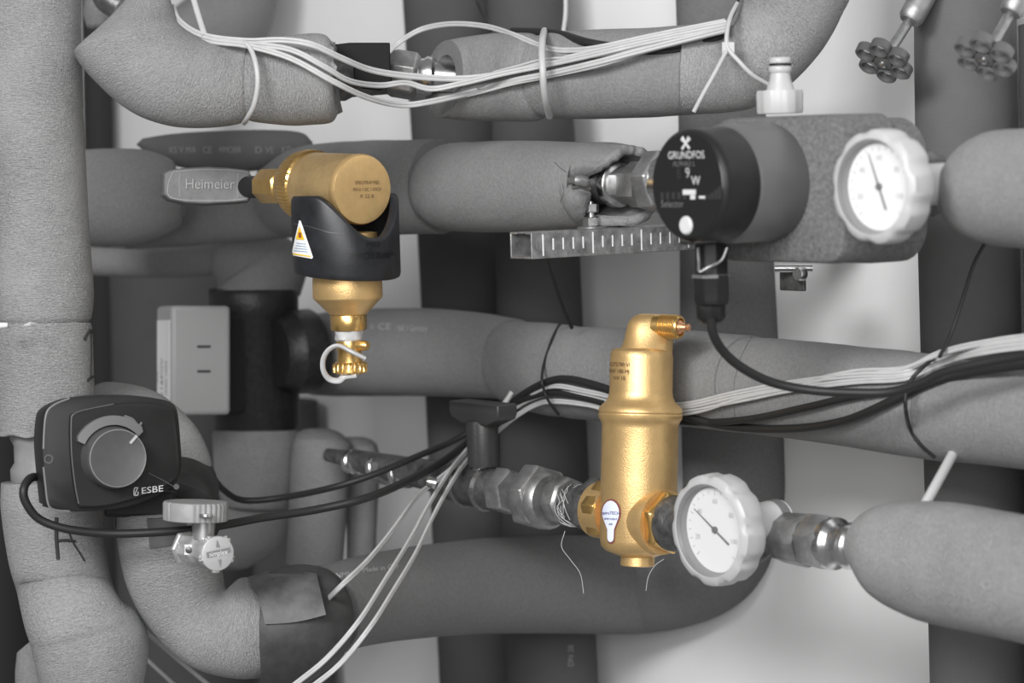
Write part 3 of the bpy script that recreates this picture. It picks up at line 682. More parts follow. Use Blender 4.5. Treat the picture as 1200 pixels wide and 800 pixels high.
# badge
def drop(cu, k=1.0):
    pts = []
    for i in range(20):
        a = math.radians(-205+i*230/19); pts.append((cu+11.3*k*math.cos(a), 600+15.5*k*math.sin(a)))
    base = 600+ (37)
    pts += [(cu+4.5, 621), (cu+4.0, 630+2*k)]
    for i in range(7):
        a = math.radians(i*180/6); pts.append((cu+4.2*k*math.cos(a)-0.2, 632+5*k*math.sin(a)))
    pts += [(cu-4.5, 621)]
    return pts
patch('badge_border', drop(716.5, 1.0), mat('badge_red', (0.22, 0.07, 0.06), 0.4), sep, [body], 0.0003, 3)
patch('badge', [(716.2+(u-716.5)*0.86, 609+(v-609)*0.92) for u, v in drop(716.5, 1.0)], mat('badge_white', (0.72, 0.76, 0.92), 0.4), sep, [body], 0.0006, 3)
NAVY = mat('badge_ink', (0.03, 0.03, 0.12), 0.5)
for s_, v_, sz in (('spiroTECH', 601, 4.4), ('SPIROVENT', 608, 3.0), ('AIR', 614, 3.0)):
    text('badge_text', s_, on_surface(716.5, v_, sz, 5.2 if sz > 4 else 3.4, [body], lift=0.0009, rot=0.03), NAVY, sep)
ST = mat('stamp_brown', (0.12, 0.07, 0.03), 0.6)
for i, s_ in enumerate(('1275780 VI', 'NV 180 MJ', 'NV 1B')):
    text('stamp', s_, on_surface(726, 427+i*8, 5.2, 6.5, [body], rot=0.05), ST, sep)

# ================================================================== BRASS DIRT SEPARATOR (top left, y about -0.45)
yt = -0.45
dt = thing('dirt_separator', 'brass dirt separator with black magnet collar and drain tap, left of centre', 'dirt separator', PW(407, 330, yt))
mk('hex_stub', fit([(311, 218, 20), (313, 218, 21.5), (334, 218, 21.5), (336, 218, 18), (350, 218, 18)], y=yt, n=8, phase=PI/8), BRASSB(), dt)
mk('knurled_nut', fit([(345, 217, 30), (351, 217, 36), (356, 217, 40), (364, 218, 42), (369, 218, 42), (371, 218, 39)], y=yt, n=240, rf=lambda a, i: 1+(0.018*(1 if math.sin(60*a) > 0 else -1) if 1 < i < 4 else 0)), BRASSB(), dt)
barrel = mk('barrel', fit([(368, 219, 40), (371, 219, 40.5), (418, 221, 41), (421, 221.5, 40)], y=yt, n=80), BRASSC(), dt); addcast(barrel)
capf = mk('end_cap', fit([(418, 221.5, 40.5), (420, 221.5, 41.5), (423, 222, 41.5), (425, 222, 40), (425.6, 222, 34), (425.7, 222, 10)], y=yt, n=80), BRASS(), dt); addcast(capf)
for i, s_ in enumerate(('SPIROTRAP MB2', 'PN16 110C 1 INCH', 'R 22 B')):
    text('stamp', s_, on_surface(430, 214+i*8, 4.0 if i < 2 else 6, 6, [capf], rot=-0.02), ST, dt)
vc = PW(407, 320, yt); s = depth(vc)/FPX
def dv(prof): return [((330-v)*s, r*s) for v, r in prof]
vo = PW(407, 330, yt); axd = Vector((0.0, 0, 1))
mb = MB(); mb.lathe(dv([(368, 22), (350.5, 39), (349.5, 40.5), (348, 41), (330, 41), (318, 40), (285, 38), (273, 36.5), (272, 30)]), vo, axd, 64); mk('lower_body', mb, BRASS(), dt)
mb = MB(); mb.lathe(dv([(387, 20), (385, 21.5), (369, 21.5), (367, 20)]), vo+E1*(-0.0), axd, 8, flat=True, phase=0.2); mk('hex_fitting', mb, BRASSB(), dt)
mb = MB(); mb.lathe(dv([(399, 15), (397, 16.5), (392, 16), (388, 17), (385, 17)]), vo, axd, 32, rf=lambda a, i: 1+0.05*math.sin(5*a+i)); mk('sealing_tape', mb, mat('ptfe', 0.45, 0.5, var=0.2), dt)
dtp = []
mb = MB(); mb.lathe(dv([(426, 15), (412, 14), (405, 16), (398, 14)]), vo, axd, 32); tap = mk('drain_tap', mb, BRASSB(), dt)
mb = MB(); mb.lathe([(0, 6*s), (0.008, 6*s), (0.010, 4*s)], vo+Vector((0, 0, -75*s))+(R*10*s-F*8*s), (R*0.8-F*0.5), 20)
mk('tap_stud', mb, BRASSB(), tap)
mb = MB(); mb.lathe(dv([(438, 17), (436, 20), (427, 20), (424, 17)]), vo, axd, 160, rf=lambda a, i: 1+(0.035*(1 if math.sin(20*a) > 0 else -1) if 0 < i < 3 else 0)); mk('knurled_cap', mb, BRASSB(), tap)
mb = MB(); mb.lathe(dv([(443, 6), (441, 7.5), (437, 7.5)]), vo, axd, 24); mk('cap_tip', mb, BRASSB(), tap)
mb = MB()
dd = depth(vo)
mb.tube(crom([P(428, 420, dd-0.017), P(412, 412, dd-0.019), P(397, 405, dd-0.014), P(386, 409, dd-0.012), P(379, 420, dd-0.01), P(379, 434, dd-0.008), P(386, 444, dd-0.004), P(397, 446, dd-0.003), P(404, 441, dd-0.002), P(418, 439, dd-0.004)], 6), 0.0018, 10, True, 1.4)
mk('retaining_strap', mb, WHITE(), dt)
# black collar: band wrapped round the body with a saddle for the barrel
mb = MB(); Nn = 120; rc = 63*s; thk = 9*s
outer_b = []; outer_t = []; rings = []
prof_rows = []
def ztop(a):   # a measured from +X; saddle along X
    d_ = math.degrees(abs(math.asin(max(-1, min(1, math.sin(a))))))
    t = max(0, min(1, (d_-4)/66)); t = t*t*(3-2*t)
    return (330-278+50*t)*s
def zbot(a): return (330-322)*s - 0.004*(math.cos(a-0.2))
rows = [(0.93, 0.0, 0), (0.98, 0.001, 0), (1.0, 0.004, 0), (1.0, 0.5, 1), (1.0, -0.003, 2), (0.985, -0.0008, 2), (0.96, 0, 2), (0.84, 0, 2), (0.84, 0.0, 0)]
for (k_, o_, w_) in rows:
    ring = []
    for j in range(Nn):
        a = 2*PI*j/Nn; zb, zt = zbot(a), ztop(a)
        z = zb+o_ if w_ == 0 else (zb+(zt-zb)*0.5 if w_ == 1 else zt+o_)
        ring.append(vo+Vector((math.cos(a)*rc*k_, math.sin(a)*rc*k_, z)))
    rings.append(ring)
rings.append(rings[0]); mb.grid(rings, True)
collar = mk('magnet_collar', mb, mat('collar_black', (0.012, 0.0125, 0.015), 0.40, bump=0.08, bscale=900, var=0.5, vscale=60, spec=0.45), dt); addcast(collar)
tri = [(351, 258), (353, 259), (367, 301), (366, 303), (342.5, 299), (342, 297)]
patch('warning_sticker', tri, mat('sticker_white', 0.82, 0.4), dt, [collar], 0.0003, 4)
patch('warning_triangle', [(351.5, 265), (357.5, 281), (347.5, 280)], mat('sticker_yellow', (0.85, 0.52, 0.02), 0.4), dt, [collar], 0.0007, 3)
patch('sticker_band', [(344, 296.5), (364, 299.5), (364.5, 301), (343.8, 298)], mat('sticker_yellow', (0.85, 0.52, 0.02), 0.4), dt, [collar], 0.0007, 3)
patch('warning_symbol', [(351, 272), (354, 272.5), (354.2, 278.5), (351, 278)], mat('sym', (0.30, 0.08, 0.02)), dt, [collar], 0.0010, 1)
for i in range(4):
    patch('sticker_line', [(348-i*0.8, 284+i*3), (359+i*0.8, 285.6+i*3), (359+i*0.8, 286.4+i*3), (348-i*0.8, 284.8+i*3)], mat('sticker_ink', (0.25, 0.36, 0.5)), dt, [collar], 0.0007, 2)
COLT = mat('collar_emboss', 0.07, 0.35)
text('embossed_text', 'SPIROTRAP', on_surface(433, 300, 11.3, 12, [collar], rot=-0.03), mat('collar_emboss2', 0.005, 0.4), dt)
text('embossed_text', 'MB3', on_surface(438, 286, 9, 9, [collar], rot=-0.03), mat('collar_emboss2', 0.005, 0.4), dt)
stroke('parting_line', [(344, 262), (365, 266), (385, 272), (405, 274)], 0.8, COLT, collar, [collar])

# ---- grey lever handle
lv = thing('valve_lever', 'grey plastic valve lever lettered on its plate, left of the upper brass unit', 'lever', P(243, 218, 2.12))
def hpts(d, k=1.0, off=(0, 0)):
    o = [(190, 203), (196, 199), (215, 196.5), (243, 195), (270, 196.5), (292, 199), (296, 206), (297, 217), (296, 229), (292, 236), (270, 238), (240, 239.5), (215, 238), (197, 234), (190, 228)]
    cx, cy = 243.5, 217
    return [P(cx+(u-cx)*k+off[0], cy+(v-cy)*k+off[1], d) for u, v in o]
mb = MB(); mb.grid([hpts(2.135, 0.95, (-2, 2)), hpts(2.13, 0.99, (-2, 2)), hpts(2.108, 1.0, (-1, 1)), hpts(2.100, 0.985), hpts(2.098, 0.95)], True, True, True)
lev = mk('lever_body', mb, mat('lever_grey', 0.11, 0.55, var=0.25, vscale=80, bump=0.3, bscale=300), lv, bevel=0.0008); addcast(lev)
def rim_pts(x0_, x1_, y0_, y1_): return [(x0_+6, y0_+1), ((x0_+x1_)/2, y0_-1.5), (x1_-4, y0_+2), (x1_, (y0_+y1_)/2), (x1_-4, y1_-2), ((x0_+x1_)/2, y1_+1), (x0_+5, y1_-2), (x0_, (y0_+y1_)/2), (x0_+6, y0_+1)]
LL = mat('lever_edge', 0.30, 0.5)
stroke('raised_rim', rim_pts(197, 294, 200, 234), 1.2, LL, lev, [lev])
for u_ in (211, 279): stroke('raised_rim', [(u_, 203), (u_-1, 217), (u_, 231)], 1.0, LL, lev, [lev])
text('lettering', 'Heimeier', on_surface(246, 216, 15.5, 17, [lev], lift=0.0006), mat('lever_letters', 0.24, 0.5), lev)
mb = MB(); mb.tube([P(285, 219, 2.115), PW(309, 219, yt)], 0.009, 24); mk('lever_socket', mb, BLACKM(), lv)

# ================================================================== LEFT FOREGROUND SLEEVES
f1 = sleeve('foam_sleeve', 'tall light grey foam sleeve filling the upper left edge', [(-22, -60, 94, -60, 2.03), (-20, 60, 95, 60, 2.03), (-14, 200, 100, 200, 2.03), (-8, 300, 106, 300, 2.03), (-6, 345, 109, 345, 2.03), (-3, 372, 107, 370, 2.03), (1, 380, 103, 377, 2.03)], cat='pipe insulation', n=64)
f2 = sleeve('foam_sleeve', 'short light grey foam sleeve with a marker arrow above the black rotary actuator', [(0, 380, 102, 378, 2.03), (-8, 386, 107, 384, 2.03), (-10, 440, 110, 440, 2.03), (-8, 490, 111, 490, 2.03), (-6, 509, 109, 509, 2.03)], n=64, jag=0.002)
stroke('marker_arrow', [(98, 398), (102, 391), (106, 387), (107, 391)], 4.2, INK(), f2, [f2])
stroke('marker_arrow', [(106, 388), (106.5, 410), (106, 430), (105.5, 443)], 2.8, INK(), f2, [f2])
stroke('marker_arrow', [(102, 446), (105, 443), (109, 441)], 3.6, INK(), f2, [f2])
mb = MB(); mb.tube([P(-6, 382, 1.96), P(8, 381, 1.955), P(12, 384, 1.965)], [0.003, 0.002, 0.0006], 10)
mb.tube([P(29, 381, 1.962), P(36, 379.5, 1.955), P(43, 380, 1.962)], [0.0008, 0.0019, 0.0008], 10)
tag(mk('foam_shred', mb, mat('shred_white', 0.6, 0.7)), 'white shreds squeezed out of the joint between the two left sleeves', 'shred')
iv = thing('mixing_valve', 'pale mixing valve body seen in the gap left of the black rotary actuator', 'valve', P(60, 538, 2.03))
mk('valve_body', vert([(580, 40), (566, 40), (560, 43), (548, 43), (540, 38), (520, 38), (512, 42), (495, 42)], 57, d=2.03, n=40), mat('valve_pale', 0.22, 0.5, var=0.2, vscale=30), iv)
f3 = sleeve('foam_sleeve', 'light grey foam sleeve bending at the lower left corner below the rotary actuator', [(2, 566, 118, 560, 2.03), (2, 600, 119, 596, 2.03), (10, 655, 124, 645, 2.03), (19, 690, 131, 680, 2.03), (28, 728, 143, 704, 2.02), (37, 757, 163, 722, 2.02), (43, 785, 173, 748, 2.02), (47, 812, 170, 790, 2.02), (48, 880, 150, 870, 2.02)], n=64)
stroke('marker_sign', [(66, 606), (66, 630), (68, 655)], 4.6, INK(), f3, [f3])
stroke('marker_sign', [(66, 634), (76, 633), (88, 634)], 3.6, INK(), f3, [f3])
stroke('marker_sign', [(80, 622), (86, 636), (93, 647), (99, 657)], 2.4, INK(), f3, [f3])
sleeve('foam_sleeve', 'pipe bend shadowed at the bottom left corner', [(20, 765, 44, 745, 2.15), (18, 800, 60, 790, 2.15), (25, 870, 80, 860, 2.15)], FOAM2())

# upper left elbow
b1 = sleeve('foam_sleeve', 'light grey foam bend at the top left with a pointed outer corner', [(160, -180, 202, -185, 2.0), (158, -60, 198, -65, 2.0), (156, -30, 197, -40, 2.0), (150, -4, 198, -12, 2.0), (122, 28, 203, 10, 2.0), (90, 58, 212, 28, 2.0), (90, 68, 224, 37, 2.0), (108, 92, 238, 42, 2.0), (134, 117, 248, 44, 2.0), (160, 134, 256, 44, 2.0), (195, 146, 266, 44, 2.0), (232, 150, 276, 46, 2.0), (265, 148, 284, 48, 2.0), (284, 144, 290, 48, 2.0), (292, 139, 293, 53, 2.0)], n=64, end0='flat', end1='flat')
b2 = sleeve('foam_sleeve', 'short foam sleeve right of the white cable tie at the top left', [(288, 138, 290, 52, 2.0), (297, 143, 297, 47, 2.0), (335, 147, 330, 43, 2.0), (365, 146, 360, 40, 2.0), (388, 143, 380, 41, 2.0), (396, 132, 390, 50, 2.0)], FOAM(), n=64, jag=0.006, end0='flat')
mb = MB(); mb.tube(crom([P(120, -20, 2.15), P(126, -2, 2.15), P(140, 8, 2.15)], 5), 0.012, 20)
tag(mk('steel_pipe', mb, STEEL()), 'short glimpse of steel pipe inside the foam bend at top left', 'pipe')
sleeve('foam_sleeve', 'rounded foam lump between the tall left sleeve and the pointed bend', [(101, 30, 128, 30, 2.3), (98, 15, 132, 12, 2.3), (100, -10, 135, -40, 2.3)], FOAM2(), end0='round', end1='flat')

# top run: fittings and sleeve
kb = thing('ball_valve', 'steel ball valve with flat black handle on the top pipe', 'valve', P(470, 88, 2.12))
mk('hex_body', fit([(452, 84, 18), (458, 85, 27), (462, 88, 29), (485, 90, 29), (490, 90, 24)], d=2.08, n=6, flat=True, phase=0.2), STEEL(), kb, bevel=0.001)
mk('press_ring', fit([(486, 88, 20), (496, 88, 20), (500, 88, 23), (506, 88, 23), (510, 88, 18), (560, 92, 17)], d=2.085), STEELB(), kb)
mk('pipe_stub', fit([(380, 93, 26), (404, 93, 26), (412, 93, 22), (460, 90, 20)], d=2.085), STEELD(), kb)
mb = MB()
o_ = [(392, 52), (410, 50), (457, 50), (457.5, 76), (460, 100), (445, 106), (425, 104), (415, 96), (414, 74), (400, 66), (392, 60)]
mb.grid([[P(u, v, 2.06) for u, v in o_], [P(u, v, 2.03) for u, v in o_]], True, True, True, flat=True)
mk('flat_handle', mb, mat('handle_black', 0.006, 0.6, spec=0.15), kb, bevel=0.001)
D1 = sleeve('foam_sleeve', 'foam sleeve on the top pipe left of the white cable tie, cut end facing left', [(518, 138, 522, 47, 2.07), (545, 141, 548, 43, 2.065), (590, 142, 590, 39, 2.055), (625, 142, 624, 39, 2.043), (637, 136, 636, 44, 2.04)], FOAM2(), inner=0.62, n=64, cut0=0.026)
D2 = sleeve('foam_sleeve', 'long foam sleeve on the top pipe right of the white cable tie', [(638, 134, 638, 44, 2.04), (650, 139, 650, 38, 2.03), (700, 139, 700, 35, 2.01), (760, 137, 760, 33, 1.99), (820, 134, 815, 29, 1.975), (850, 131, 840, 26, 1.97)], FOAM2(), n=64)
D3 = sleeve('insulated_pipe_bend', 'broad foam bend above the pump rising to the top edge', [(800, 134, 805, 32, 1.97), (850, 132, 846, 25, 1.965), (885, 125, 860, 16, 1.96), (925, 100, 866, 2, 1.955), (962, 60, 870, -14, 1.955), (985, 20, 876, -36, 1.955), (1002, -30, 888, -70, 1.955), (1012, -180, 900, -190, 1.955)], FOAM(), n=64, end1='flat', cat='pipe')

# ================================================================== BLACK SHELL VALVE AND GREY ACTUATOR
sleeve('insulated_pipe_bend', 'grey insulated pipe bending down into the black valve shell', [(90, 322, 90, 288, 2.5), (160, 325, 165, 292, 2.5), (215, 325, 215, 290, 2.48), (255, 322, 258, 284, 2.46), (255, 332, 300, 270, 2.45), (252, 340, 345, 283, 2.45), (250, 352, 360, 312, 2.45), (252, 375, 352, 345, 2.45)], FOAM2(), cat='pipe')
sh = thing('valve_shell', 'black foam-shelled zone valve body behind the grey actuator box', 'valve', P(300, 500, 2.45))
ds_ = 2.45
mb = MB(); vert([(506, 42), (503, 48), (498, 50), (370, 50), (366, 52), (343, 53), (339, 51), (337, 46)], 302, d=ds_, n=64, mb=mb)
g1 = mk('shell_body', mb, EPP(), sh); addcast(g1)
mb = MB(); c = P(262, 352, ds_-0.01); mb.lathe([(0, 11*ds_/FPX), (0.001, 14*ds_/FPX), (26*ds_/FPX, 14*ds_/FPX)], P(259, 364, ds_-0.02), (0, 0, 1), 24); mk('corner_lug', mb, EPP(), sh)
mb = MB(); cb = P(280, 423, ds_-0.02); s = ds_/FPX
mb.box(cb, EX, EY, EZ, 0.05, 0.06, 116*s); mk('mounting_plate', mb, BLACKM(), sh, bevel=0.004)
_a = math.radians(20); mb = MB(); mb.box(P(318, 418, ds_-0.037), R*math.cos(_a)+F*math.sin(_a), U, F*math.cos(_a)-R*math.sin(_a), 30*s, 46*s, 0.006); addcast(mk('raised_panel', mb, EPP(), sh, bevel=0.002))
pp = P(322, 414, 2.405); k = 2.41/FPX
mb = MB(); mb.lathe([(0, 40*k), (0.012, 44*k), (0.016, 49*k), (0.036, 50*k), (0.039, 48*k), (0.039, 40*k)], pp, (0.12, 1, 0), 64); mk('outlet_port', mb, EPP(), sh)
ac = thing('valve_actuator', 'light grey actuator box with white label and two slots on the black valve shell', 'actuator', P(225, 420, 2.38))
pc = P(203, 420, 2.34); s = 2.34/FPX
A2 = math.radians(24); bx = R*math.cos(A2)+F*math.sin(A2); bz = -F*math.cos(A2)+R*math.sin(A2)
wX = 66*s/math.cos(A2); wD = 26*s/math.sin(A2); hz = 128*s
cc = P(236, 422, 2.34)-bz*(wD/2)
mb = MB()
def rect(z, k_=0.0): return [cc+bx*(a*(wX/2-k_))+bz*(b*(wD/2-k_))+U*z for a, b in ((-1, 1), (1, 1), (1, -1), (-1, -1))]
mb.grid([rect(-hz/2), rect(hz/2)], True, True, True, flat=True)
bx_ = mk('housing', mb, GREYP(), ac, bevel=0.004); addcast(bx_)
for z_ in (-15.5, 13.5):
    mb = MB(); mb.box(cc+bz*(wD/2+0.0002)+bx*(3*s)+U*((z_+2.5)*s), bx, bz, U, 0.0125, 0.0008, 0.0022); mk('slot', mb, INK(), ac)
mb = MB(); mb.box(cc-bx*(wX/2+0.0002)+U*(-2*s), bz, bx, U, wD*0.80, 0.0008, 98*s); lb = mk('label_plate', mb, mat('label_white', 0.75, 0.5), ac)
for i, (s_, sz) in enumerate((('230V 50Hz', 0.007), ('VC4613', 0.011), ('6W', 0.007))):
    text('label_text', s_, lambda x, y, i=i, sz=sz: cc-bx*(wX/2+0.0009)+bz*(0.010-i*0.014-y*sz)+U*(-0.016-x*sz), mat('label_ink', 0.2, 0.5), lb)
sleeve('foam_sleeve', 'grey foam sleeve directly below the black valve shell', [(250, 504, 352, 504, 2.45), (249, 515, 354, 513, 2.45), (252, 560, 352, 560, 2.45), (262, 590, 342, 592, 2.45), (275, 594, 330, 597, 2.45)], FOAM(), end1='flat')
sleeve('foam_sleeve', 'dark foam bend under the sleeve below the black valve shell', [(258, 585, 348, 590, 2.47), (250, 610, 342, 618, 2.47), (232, 632, 325, 642, 2.47), (200, 640, 290, 665, 2.47)], FOAM2(), end1='round')
sleeve('foam_sleeve', 'lumpy grey foam sleeve left of the small steel valves', [(345, 514, 405, 514, 2.4), (342, 530, 412, 524, 2.4), (340, 560, 410, 560, 2.4), (338, 610, 406, 610, 2.4), (335, 660, 402, 660, 2.4)], FOAM2(), end0='round', lump=0.02, end1='flat')
sleeve('foam_sleeve', 'darker foam sleeve with rounded top behind the small steel valves', [(392, 522, 442, 522, 2.44), (396, 545, 446, 545, 2.44), (405, 600, 442, 600, 2.44), (406, 660, 440, 660, 2.44)], FOAM2(), end0='round', end1='flat', lump=0.02)
sm = thing('small_valve', 'small steel valve and pipe fittings on the lower run behind the black cables', 'valve', PW(450, 545, -0.27))
mk('pipe', fit([(385, 533, 8), (400, 536, 9), (420, 541, 13), (500, 556, 18), (520, 560, 20)], y=-0.27), STEELD(), sm)
for (u_, v_, r_) in ((402, 539, 14), (409, 540, 13), (433, 546, 17), (459, 553, 17), (466, 555, 15)):
    mk('bright_ring', fit([(u_-3, v_, r_-2), (u_-2, v_, r_), (u_+2, v_, r_), (u_+3, v_, r_-2)], y=-0.27, n=32, sh=11), STEELB(), sm)
mk('hex_nut', fit([(441, 548, 17), (446, 549, 18), (455, 551, 18)], y=-0.27, n=6, flat=True), STEEL(), sm)
mk('drain_plug', fit([(500, 564, 5), (505, 565, 7), (511, 566, 7)], d=2.08, n=12), STEELB(), sm)

# ================================================================== PIPE BEND BEHIND THE ROTARY ACTUATOR, TAPE, LOWER BEND
L_ = sleeve('insulated_pipe_bend', 'light grey foam bend arching from behind the black rotary actuator', [(112, 500, 112, 452, 2.16), (130, 530, 132, 447, 2.15), (150, 560, 178, 458, 2.13), (155, 570, 222, 492, 2.11), (160, 580, 244, 530, 2.10), (175, 590, 249, 556, 2.10), (180, 600, 248, 575, 2.10)], FOAM(), cat='pipe', n=56)
tp = sleeve('insulating_tape', 'dark insulating tape wrapped round the pipe above the small drain valve', [(150, 600, 250, 548, 2.10), (152, 606, 252, 566, 2.08), (138, 612, 256, 585, 2.07), (137, 622, 258, 600, 2.06)], TAPE(), cat='tape', lump=0.015, n=56)
M_ = sleeve('insulated_pipe_bend', 'light grey foam bend below the small drain valve ending at the black tape', [(137, 604, 246, 596, 2.02), (138, 632, 250, 622, 2.02), (146, 676, 257, 652, 2.02), (163, 715, 262, 680, 2.02), (190, 752, 265, 690, 2.02), (222, 779, 270, 686, 2.02), (255, 791, 280, 678, 2.02), (290, 795, 292, 677, 2.02), (325, 790, 310, 680, 2.02)], FOAM(), cat='pipe', n=64, end1='flat')
patch('tape_scrap', [(172, 603), (215, 600), (222, 636), (176, 643)], mat('tape_scrap', 0.06, 0.6, var=0.2), M_, [M_], 0.0008, 3)
tb = thing('insulating_tape', 'wide band of scuffed black tape around the lower pipe with a loose square flap', 'tape', P(345, 730, 2.0))
t1 = sleeve('tape_band', None, [(314, 812, 312, 670, 2.02), (345, 806, 332, 665, 2.02), (372, 790, 354, 661, 2.025), (386, 770, 373, 664, 2.035)], TAPE(), tb, n=64, lump=0.006, end0='flat', end1='flat')
def flap():
    mb = MB(); rows_ = []
    for i in range(13):
        t = i/12; uL = 290+t*20+3*math.sin(t*3); uR = 371+t*11
        vL = 676+t*55; vR = 672+t*48
        row = []
        for j in range(13):
            q = j/12; u = uL+(uR-uL)*q; v = vL+(vR-vL)*q-7*math.sin(PI*q)*(1-t)**1.5+3*math.sin(PI*q)*t
            vm = 737+(u-345)*-0.07; dd_ = 2.02-0.0465*math.sqrt(max(0, 1-((v-vm)/69)**2))
            row.append(P(u, v, dd_-0.0035))
        rows_.append(row)
    mb.grid(rows_, False)
    bk = [[p+F*0.0012 for p in r] for r in rows_]; mb.grid(bk, False)
    return mb
fl = mk('tape_flap', flap(), mat('tape_scuffed', 0.075, 0.6, bump=0.5, bscale=50, var=0.5, vscale=40), tb); addcast(fl)
for s_, cu, sv_ in (('MNNMNM', 400, 674), ('Made in Ger', 446, 666)):
    text('print', s_, on_surface(cu, sv_, 8.5, 8, [O_BEND], rot=-0.12), INKL(), O_BEND)
text('print', 'DN 28', (lambda fn: (lambda x, y: fn(-y, x)))(on_surface(669, 768, 9, 9, None)), mat('faint_ink', 0.24, 0.8), CASTS[1][0])

# ================================================================== ROTARY ACTUATOR (ESBE style)
ra = thing('rotary_actuator', 'black rotary valve actuator with round grey knob at lower left', 'actuator', P(134, 530, 1.95))
AN = math.radians(24); ex = (R*math.cos(AN)+F*math.sin(AN)); ez = (-F*math.cos(AN)+R*math.sin(AN)); o0 = P(134, 530, 1.93); s = 1.93/FPX
def LP(u, v, z=0.0): return o0+ex*((u-134)/math.cos(AN)*s)+U*((530-v)*s)+ez*z
OUT = [(60, 592), (57, 560), (54, 520), (56, 488), (62, 476), (80, 467), (110, 463), (150, 463), (185, 468), (199, 474), (204, 486), (207, 520), (208, 548), (204, 562), (197, 572), (170, 587), (135, 596), (90, 598)]
cu_, cv_ = 132, 530
def outl(k_, z, dx=0, o=OUT): return [LP(cu_+(u-cu_)*k_+dx, cv_+(v-cv_)*k_, z) for u, v in o]
def smooth(o, n=3):
    q = crom([(a, b, 0) for a, b in o]+[(o[0][0], o[0][1], 0)], n); return [(p.x, p.y) for p in q[:-1]]
OUTS = smooth(OUT)
mb = MB(); mb.grid([outl(0.93, -0.036, 0, OUTS), outl(0.96, -0.030, 0, OUTS), outl(0.97, -0.0125, 0, OUTS), outl(0.97, -0.012, 0, OUTS)], True, True, True)
mk('rear_housing', mb, mat('actuator_side', 0.018, 0.5, var=0.2, spec=0.3), ra)
mb = MB(); mb.grid([outl(0.99, -0.013, 0, OUTS), outl(1.0, -0.011, 0, OUTS), outl(1.0, 0.0, 0, OUTS), outl(0.985, 0.0035, 0, OUTS), outl(0.95, 0.0045, 0, OUTS)], True, True, True)
cov = mk('front_cover', mb, mat('actuator_cover', 0.016, 0.5, bump=0.1, bscale=1500, var=0.2, vscale=30, spec=0.3), ra); addcast(cov)
INN = smooth([(92, 592), (86, 560), (83, 520), (83, 490), (88, 483), (120, 474), (160, 471), (190, 476), (198, 486), (202, 520), (203, 550), (195, 566), (160, 582), (120, 592)])
mb = MB(); mb.grid([[LP(u, v, 0.003) for u, v in INN], [LP(u, v, 0.0075) for u, v in INN], [LP(132+(u-132)*0.97, 530+(v-530)*0.97, 0.0088) for u, v in INN]], True, True, True)
inn = mk('raised_panel', mb, mat('actuator_cover', 0.026, 0.45), ra); addcast(inn)
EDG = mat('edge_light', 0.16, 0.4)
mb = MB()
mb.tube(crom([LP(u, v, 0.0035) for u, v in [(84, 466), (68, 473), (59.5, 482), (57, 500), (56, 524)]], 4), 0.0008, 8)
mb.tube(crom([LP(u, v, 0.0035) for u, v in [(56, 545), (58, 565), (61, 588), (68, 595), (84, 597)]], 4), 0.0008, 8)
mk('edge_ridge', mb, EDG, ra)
mb = MB(); mb.tube(crom([LP(u, v, 0.0085) for u, v in [(130, 473), (105, 478), (87, 484), (84, 495), (84.5, 530), (88, 565), (92, 588)]], 4), 0.0005, 8); mk('edge_ridge', mb, mat('edge_dim', 0.09, 0.4), ra)
mb = MB(); mb.lathe([(0, 0.0035), (0.0012, 0.0035), (0.0012, 0.0024), (0, 0.0022)], LP(61, 536, 0.004), ez, 24); mk('screw', mb, mat('edge_dim', 0.09, 0.4), ra)
kc = LP(128, 535, 0.0085); kr = 36*s
mb = MB(); mb.lathe([(0, kr*1.03), (0.001, kr*1.03), (0.0135, kr*0.97), (0.0165, kr*0.95), (0.0180, kr*0.90), (0.0176, kr*0.86)], kc, ez, 72)
kn = mk('knob', mb, mat('knob_grey', 0.068, 0.45, var=0.12, vscale=60), ra); addcast(kn)
mb = MB(); q0 = LP(151, 519, 0.0); q1 = LP(157, 513, 0.0); a_ = (q1-q0).normalized()
q0 = kc+ez*0.018+ex*(14*s)+U*(17*s); q1 = kc+ez*0.018+ex*(22*s)+U*(26*s)
mb.box((q0+q1)/2, (q1-q0).normalized(), (q1-q0).normalized().cross(ez), ez, (q1-q0).length, 0.0018, 0.0012); mk('pointer_mark', mb, mat('pointer', 0.4, 0.5), kn)
mb = MB(); mb.tube([kc+ez*0.0175+ex*math.cos(q*PI/32)*kr*0.915+U*math.sin(q*PI/32)*kr*0.915 for q in range(65)], 0.0004, 6, False); mk('knob_edge_highlight', mb, mat('knob_highlight_paint', 0.24, 0.4), kn)  # lighter ring paints a highlight along the rim of the knob face
# curved scale ring above the knob
mb = MB(); rows_ = []
for i in range(20):
    a = math.radians(155-i*115/19)
    c_, s2 = math.cos(a), math.sin(a)
    ro = kr*1.36 if i not in (0, 19) else kr*1.28
    rows_.append([kc+ex*c_*kr*1.06+U*s2*kr*1.06+ez*0.0, kc+ex*c_*kr*1.06+U*s2*kr*1.06+ez*0.006, kc+ex*c_*ro+U*s2*ro+ez*0.005, kc+ex*c_*ro+U*s2*ro+ez*0.0])
mb.grid(rows_, True, True, True); mk('scale_arc', mb, mat('scale_arc', 0.125, 0.45), ra)
mb = MB(); mb.tube(crom([LP(141, 487, 0.010), LP(150, 491, 0.011), LP(156, 499, 0.011), LP(160, 495, 0.010)], 4), 0.0010, 8); mk('scale_hook', mb, mat('scale_arc', 0.125, 0.45), ra)
lpf = lambda cu, cv, su, sv_, z: (lambda x, y: LP(cu+x*su*math.cos(AN), cv-y*sv_-x*su*0.09, z))
EW = mat('print_white', 0.6, 0.5)
text('brand_text', 'ESBE', lpf(172, 574, 13.5, 10.5, 0.0093), EW, ra)
